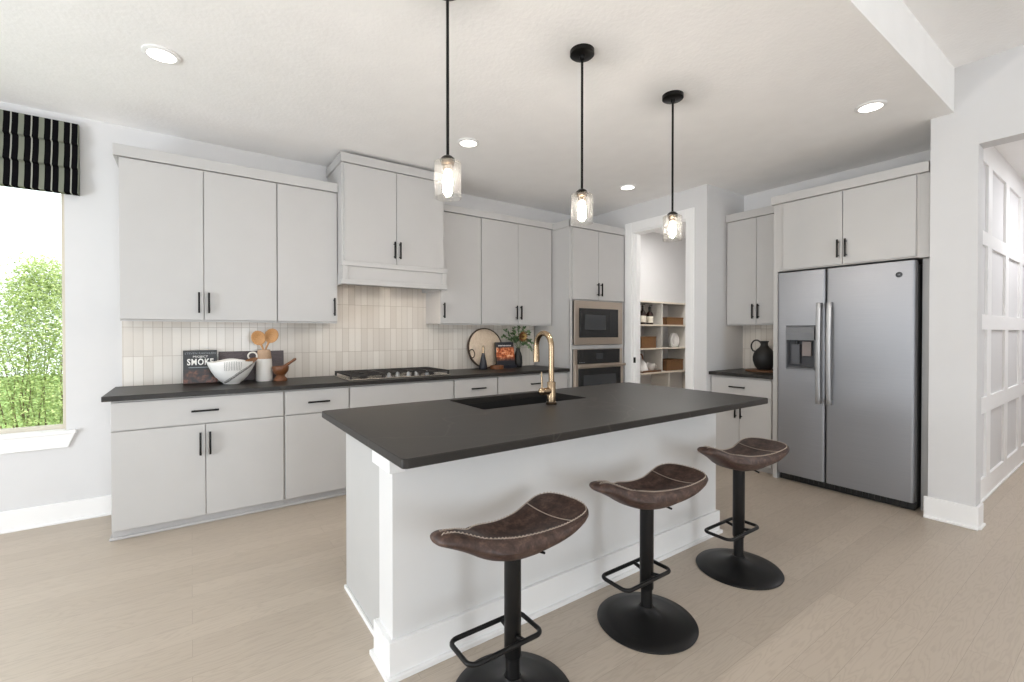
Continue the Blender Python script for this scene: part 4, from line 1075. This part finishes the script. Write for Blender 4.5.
MB().tube([(0.382 + 0.030*math.cos(a), 3.995, 1.122 + 0.028*math.sin(a)) for a in [2*PI*i/20 for i in range(20)]], 0.006, 8, True).build('cord_loop', cord_m, sv, 60)

# utensil crock and two spoons
CXX, CYY = 0.478, 4.15
cr = thing('utensil_crock', 'white bottle-shaped crock with a bare tan neck holding two spoons', 'crock', (CXX, CYY, ZC))
MB().lathe([(0, 0), (.058, 0), (.0605, .004), (.060, .05), (.057, .12), (.054, .178), (.0, .178)], (CXX, CYY, ZC), 40).build('body', white_c, cr, 40)
MB().lathe([(.0, .178), (.054, .1785), (.052, .20), (.047, .235), (.043, .252), (.040, .252), (.043, .235), (.047, .20), (0, .19)], (CXX, CYY, ZC), 40).build('neck', tan_c, cr, 40)
def spoon(lab, foot, head, L, w):
    t = thing('wooden_spoon', lab, 'spoon', foot, 'wooden spoons in the crock')
    f = Vector(foot); h = Vector(head); d = (h - f).normalized()
    mb = MB(); oval_blade(mb, h, d, L, w, 0.034); mb.build('spoon_bowl', spoon_m, t, 60)
    MB().tube([f, f.lerp(h - d*L*0.42, .5), h - d*L*0.42], [.006, .0065, .009], 10).build('spoon_handle', spoon_m, t, 60)
spoon('left-leaning wooden spoon standing in the tan-necked crock', (CXX + .015, CYY, 1.105), (0.438, 4.14, 1.258), 0.122, 0.102)
spoon('right-hand taller wooden spoon standing in the tan-necked crock', (CXX - .012, CYY + .01, 1.105), (0.533, 4.16, 1.275), 0.124, 0.102)

MXX, MYY = 0.588, 4.09
mo = tag(MB().lathe([(0, 0), (.050, 0), (.052, .010), (.046, .022), (.034, .034), (.031, .044), (.044, .058), (.058, .08), (.062, .112), (.060, .116), (.055, .112), (.050, .085), (.03, .066), (0, .062)], (MXX, MYY, ZC), 40).build('mortar', olive_m, None, 50), 'red-brown turned wooden mortar on the counter beside the crock', 'mortar')
ps = tag(MB().tube([(0.585, 4.09, 0.982), (0.622, 4.085, 1.030), (0.66, 4.08, 1.058), (0.69, 4.078, 1.080), (0.702, 4.077, 1.088)], [.019, .014, .010, .012, .007], 12).build('pestle', olive_m, None, 60), 'wooden pestle leaning out of the mortar', 'pestle')

# round board, pepper mill, small dish, book, vase
rd, m = leaning('round_board', 'large round pale wood board with a dark rim and ring handle', 'board', 2.42, 2.842, 0.42, 0.02, 4.20, 4.262)
m2 = m @ Matrix.Translation((0, 0.0, 0.2225)) @ Matrix.Rotation(PI/2, 4, 'X')
def lathe_m(prof, mat_, n=48):
    b_ = MB().lathe(prof, n=n); bmesh.ops.transform(b_.bm, matrix=mat_, verts=b_.bm.verts); return b_
lathe_m([(0, .002), (.204, .002), (.209, 0), (.209, -.016), (0, -.016)], m2).build('board', pale_m, rd, 40)
lathe_m([(.209, .0035), (.221, .0035), (.2225, .001), (.2225, -.018), (.209, -.018)], m2).build('rim', simple('dark_rim', '#4A3B30', 0.5, metal=0.3), rd, 40)
rp = [m @ Vector((-0.185 + 0.032*math.cos(a), -0.010, 0.165 + 0.045*math.sin(a))) for a in [2*PI*i/24 for i in range(24)]]
MB().tube(rp, 0.005, 8, True).build('ring_handle', simple('dark_iron', '#4C4038', 0.4, metal=0.8), rd, 60)
pm = thing('pepper_mill', 'dark cone-shaped mill with a gold top in front of the round board', 'pepper mill', (2.535, 4.13, ZC))
MB().lathe([(0, 0), (.047, 0), (.049, .004), (.036, .07), (.022, .14), (.015, .172), (0, .172)], (2.535, 4.13, ZC), 32).build('body', navy_m, pm, 50)
MB().lathe([(0, .172), (.0145, .172), (.012, .205), (.014, .232), (.010, .25), (0, .252)], (2.535, 4.13, ZC), 24).build('cap', gold_m, pm, 50)
tag(MB().lathe([(0, 0), (.066, 0), (.072, .006), (.074, .036), (.070, .040), (.066, .036), (.06, .012), (0, .010)], (2.655, 4.05, ZC), 40).build('small_dish', olive_m, None, 40), 'small low red-brown wooden dish in front of the round board', 'dish')
fb, m = leaning('cookbook', 'standing cookbook with a glowing fire photograph on its cover', 'book', 2.70, 2.945, 0.262, 0.03, 4.115, 4.150, ZC + 0.028)
cov = MB().box(-.118, .118, 0, .003, 0.004, .258, 0.0008, rot=m).build('cover', fire_m, fb)
MB().box(-.118, .118, .024, .027, 0.004, .258, 0.0008, rot=m).box(-.119, -.116, .001, .026, .004, .258, .0008, rot=m).build('back_cover', blackplastic_m, fb)
MB().box(-.115, .114, .003, .024, .008, .253, rot=m).build('pages', paper_m, fb)
mb = MB()
for i in range(9): mb.box(-.085 + i*.019, -.072 + i*.019, -.0008, 0, .214, .224, rot=m)
mb.build('title_rule', text_w, cov)
es = tag(MB().box(2.735, 2.935, 4.075, 4.19, ZC, ZC + 0.012, 0.003).box(2.735, 2.935, 4.075, 4.085, ZC + 0.01, ZC + 0.034, 0.002).box(2.80, 2.87, 4.175, 4.187, ZC + 0.01, ZC + 0.20, 0.002).box(2.735, 2.935, 4.088, 4.175, ZC + .0115, ZC + 0.0275, 0.002).build('book_stand', navy_m), 'low dark stand holding the fire-cover cookbook', 'stand')
VX_, VY_ = 3.02, 4.17
va = tag(MB().lathe([(0, 0), (.040, 0), (.046, .006), (.050, .05), (.046, .12), (.034, .165), (.024, .185), (.024, .205), (.028, .213), (.024, .213), (.020, .203), (0, .19)], (VX_, VY_, ZC), 32).build('flower_vase', black_c, None, 50), 'slim black vase holding greenery beside the fire-cover cookbook', 'vase')
bq = thing('flower_bouquet', 'loose greenery with a rust protea bloom in the black vase', 'flowers', (VX_, VY_, ZC + 0.2))
st_ = MB(); lv = MB(); rng = random.Random(3)
tips = [(-.24, -.06, .14), (-.19, -.03, .20), (-.10, -.05, .23), (-.02, -.04, .26), (.06, -.03, .23), (.11, -.05, .17), (.15, -.06, .07), (.13, -.08, .0), (-.14, -.08, .12), (.10, -.08, .10), (-.06, .02, .17), (.05, -.10, .20)]
for tx, ty, tz in tips:
    b0 = Vector((VX_, VY_, ZC + .195)); b2 = Vector((VX_ + tx, VY_ + ty, ZC + .205 + tz)); b1 = b0.lerp(b2, .5) + Vector((0, 0, .05 + max(0, .06 - tz*0.2)))
    pts = [(1-u)**2*b0 + 2*u*(1-u)*b1 + u*u*b2 for u in [i/10 for i in range(11)]]
    st_.tube(pts, .0018, 5)
    for i in range(3, 11):
        for s in (-1, 1):
            lv.leaf(pts[i], (pts[i] - pts[i-1]).normalized() + Vector((s*rng.uniform(.3, 1), rng.uniform(-.8, .4), s*rng.uniform(-.6, .8))), (rng.uniform(-1, 1), -1, rng.uniform(0, 1)), rng.uniform(.032, .05), rng.uniform(.02, .03))
st_.build('stems', simple('stem_green', '#55653D', 0.7), bq, 60); lv.build('leaves', eucal_m, bq)
fl = MB(); fl2 = MB()
fc_ = Vector((VX_ - .035, VY_ - .10, ZC + .345))
for ring, (n_, tilt, L_) in enumerate(((16, .95, .088), (14, .6, .080), (10, .25, .065))):
    for i in range(n_):
        a = 2*PI*i/n_ + ring*.3
        dv = Vector((math.cos(a)*math.sin(tilt), -math.cos(tilt), math.sin(a)*math.sin(tilt)))
        (fl if ring != 1 else fl2).leaf(fc_, dv, (math.cos(a), 0.3, math.sin(a)), L_, .024)
fl.lathe([(0, 0), (.018, .004), (.02, .014), (.012, .024), (0, .027)], fc_, 16, (0, -1, 0))
fl.build('bloom', petal_m, bq); fl2.build('bloom_tips', petaly_m, bq)

# coffee bar jug and board
jb = tag(MB().lathe([(0, 0), (.165, 0), (.168, .004), (.168, .014), (.164, .018), (0, .018)], (4.70, 2.28, ZC), 48).build('round_tray', board_m, None, 40), 'round brown wooden board under the black jug', 'board')
JX, JY, JZ = 4.70, 2.275, ZC + 0.0185
jg = thing('jug', 'matte black round-bellied jug with a loop handle beside the refrigerator', 'jug', (JX, JY, JZ))
MB().lathe([(0, 0), (.06, 0), (.066, .006), (.088, .04), (.103, .09), (.104, .125), (.094, .165), (.07, .20), (.042, .226), (.034, .245), (.034, .268), (.043, .285), (.039, .286), (.030, .266), (.030, .245), (0, .22)], (JX, JY, JZ), 44).build('body', black_c, jg, 60)
pts = []
for i in range(15):
    a = -0.35*PI + (1.25*PI)*i/14
    pts.append((JX, JY + .078 + .055*math.sin(0.5*PI*0) + .052*math.cos(a), JZ + .232 + .062*math.sin(a)))
pts = [(JX, JY + .088, JZ + .178)] + pts[1:] + [(JX, JY + .03, JZ + .262)]
MB().tube(pts, .0075, 10).build('handle', black_c, jg, 60)

# ------------------------------------------------------------------ pantry
PY = 4.0
ps_ = thing('pantry_shelving', 'white cubby shelving unit along the pantry back wall', 'shelving', (5.4, 4.15, 0))
mb = MB()
for z in (1.712, 1.394, 1.070, 0.735): mb.box(4.45, 6.69, PY + 0.002, WY - 0.002, z, z + 0.018, 0.001)
mb.build('shelf_boards', pantry_m, ps_)
MB().box(4.45, 6.69, PY - 0.004, PY + 0.002, 1.711, 1.731).box(4.45, 6.69, PY - 0.004, PY + 0.002, 1.393, 1.413).box(4.45, 6.69, PY - 0.004, PY + 0.002, 1.069, 1.089).box(4.45, 6.69, PY - 0.004, PY + 0.002, 0.732, 0.755).build('shelf_edging', blade_m, ps_)
for x in (4.83, 5.385, 5.945, 6.50):
    for z0, z1 in ((.753, 1.07), (1.088, 1.394), (1.412, 1.712)): MB().box(x, x + .018, PY + .002, WY - .003, z0, z1).build('upright', pantry_m, ps_)
for x in (4.83, 5.55, 6.3): MB().box(x, x + .018, PY + .002, WY - .003, 0, .735).build('upright', pantry_m, ps_)
def basket(x0, x1, y0, y1, z, h, lab, lid=False):
    t = thing('basket', lab, 'basket', ((x0+x1)/2, (y0+y1)/2, z))
    mb = MB(); w = .012
    mb.box(x0, x1, y0, y0 + w, z, z + h, .004).box(x0, x1, y1 - w, y1, z, z + h, .004).box(x0, x0 + w, y0, y1, z, z + h, .004).box(x1 - w, x1, y0, y1, z, z + h, .004)
    mb.box(x0 + .005, x1 - .005, y0 + .005, y1 - .005, z, z + .01)
    mb.build('body', weave_m, t)
    mb = MB(); pts = [(x0, y0, z + h), (x1, y0, z + h), (x1, y1, z + h), (x0, y1, z + h)]
    mb.tube(pts, .009, 8, True) if False else mb.box(x0 - .004, x1 + .004, y0 - .004, y0 + .014, z + h - .008, z + h + .01, .005).box(x0 - .004, x1 + .004, y1 - .014, y1 + .004, z + h - .008, z + h + .01, .005).box(x0 - .004, x0 + .014, y0, y1, z + h - .008, z + h + .01, .005).box(x1 - .014, x1 + .004, y0, y1, z + h - .008, z + h + .01, .005)
    mb.build('rim', weave_m, t)
basket(5.54, 5.925, 4.03, 4.28, 1.4125, .10, 'low woven basket on the top right pantry shelf')
basket(4.97, 5.285, 4.02, 4.27, 1.0885, .15, 'woven basket on the middle left pantry shelf')
basket(5.53, 5.925, 4.03, 4.28, 0.7535, .15, 'larger woven basket on the lowest right pantry shelf')
def bottle(x, y, h, lab):
    t = thing('syrup_bottle', lab, 'bottle', (x, y, 1.4125), 'bottles on the top pantry shelf')
    z = 1.4125; k = h/.27
    MB().lathe([(0, 0), (.045, 0), (.048, .006*k), (.048, .15*k), (.035, .18*k), (.017, .20*k), (.016, .245*k), (0, .245*k)], (x, y, z), 24).build('glass_body', amber_m, t, 50)
    MB().lathe([(.0485, .03*k), (.0488, .031*k), (.0488, .12*k), (.0485, .121*k)], (x, y, z), 24).build('paper_label', label_m, t, 50)
    MB().lathe([(0, .245*k), (.018, .245*k), (.018, .262*k), (.006, .265*k), (.006, .285*k), (0, .287*k)], (x, y, z), 16).tube([(x, y, z + .28*k), (x + .035, y - .01, z + .282*k)], .006, 8).build('pump', black_m, t, 50)
bottle(5.095, 4.10, .27, 'left dark pump bottle with a cream label on the top pantry shelf')
bottle(5.245, 4.10, .255, 'right dark pump bottle with a cream label on the top pantry shelf')
bottle(5.175, 4.225, .275, 'dark pump bottle behind the other two on the top pantry shelf')
DX = Vector((0.095, 0, 0))
wv = thing('sculptural_pitcher', 'white rounded pitcher with a swooping handle on the middle right pantry shelf', 'pitcher', (5.71, 4.12, 1.0885))
MB().lathe([(0, 0), (.045, 0), (.062, .02), (.078, .07), (.074, .13), (.055, .175), (.036, .205), (.032, .205), (.05, .17), (0, .1)], (5.745, 4.13, 1.0885), 32).build('body', white_c, wv, 60)
MB().tube([(5.715, 4.11, 1.285), (5.675, 4.09, 1.288), (5.635, 4.08, 1.26), (5.612, 4.08, 1.20), (5.618, 4.08, 1.14), (5.65, 4.09, 1.105), (5.70, 4.10, 1.12)], [.012, .014, .015, .016, .015, .014, .012], 10).build('handle', white_c, wv, 60)
for ch_ in [wv]: ch_.location += DX
tr = tag(MB().box(4.99, 5.38, 4.002, 4.24, .7535, .768, .004).box(4.99, 5.38, 4.002, 4.010, .765, .782, .003).box(4.99, 5.38, 4.23, 4.24, .765, .782, .003).build('serving_tray', board_m), 'brown wooden tray on the lowest left pantry shelf', 'tray')
kt = thing('kettle', 'white kettle with a brown loop handle on the wooden pantry tray', 'kettle', (5.0, 4.12, .7683))
MB().lathe([(0, 0), (.085, 0), (.088, .006), (.075, .06), (.055, .11), (.032, .14), (.028, .146), (0, .15)], (5.02, 4.12, .7685), 32).lathe([(0, .149), (.01, .15), (.012, .162), (0, .168)], (5.02, 4.12, .7685), 14).build('body', white_c, kt, 60)
MB().tube([(5.10, 4.12, .82), (5.13, 4.12, .86), (5.15, 4.12, .885)], [.014, .011, .009], 10).build('spout', white_c, kt, 60)
MB().tube([(4.965, 4.12, .87)] + [(4.995 - .0 + .045*math.cos(a), 4.12, .93 + .075*math.sin(a)) for a in [PI*1.05 - PI*1.1*i/12 for i in range(13)]] + [(5.05, 4.12, .88)], .009, 10).build('handle', olive_m, kt, 60)
cp_ = thing('cup', 'white cup beside the kettle on the pantry tray', 'cup', (5.24, 4.12, .7683))
MB().lathe([(0, 0), (.045, 0), (.055, .01), (.064, .06), (.065, .10), (.061, .10), (.058, .06), (.04, .015), (0, .012)], (5.235, 4.12, .7685), 28).build('body', white_c, cp_, 60)
MB().tube([(5.295, 4.12, .85), (5.325, 4.12, .845), (5.325, 4.12, .81), (5.292, 4.12, .80)], .007, 8).build('handle', white_c, cp_, 60)
kt.location.x += 0.065; kt.location.y -= 0.016; cp_.location.x += 0.05; cp_.location.y += 0.0; cp_.rotation_euler.z = math.radians(-80)
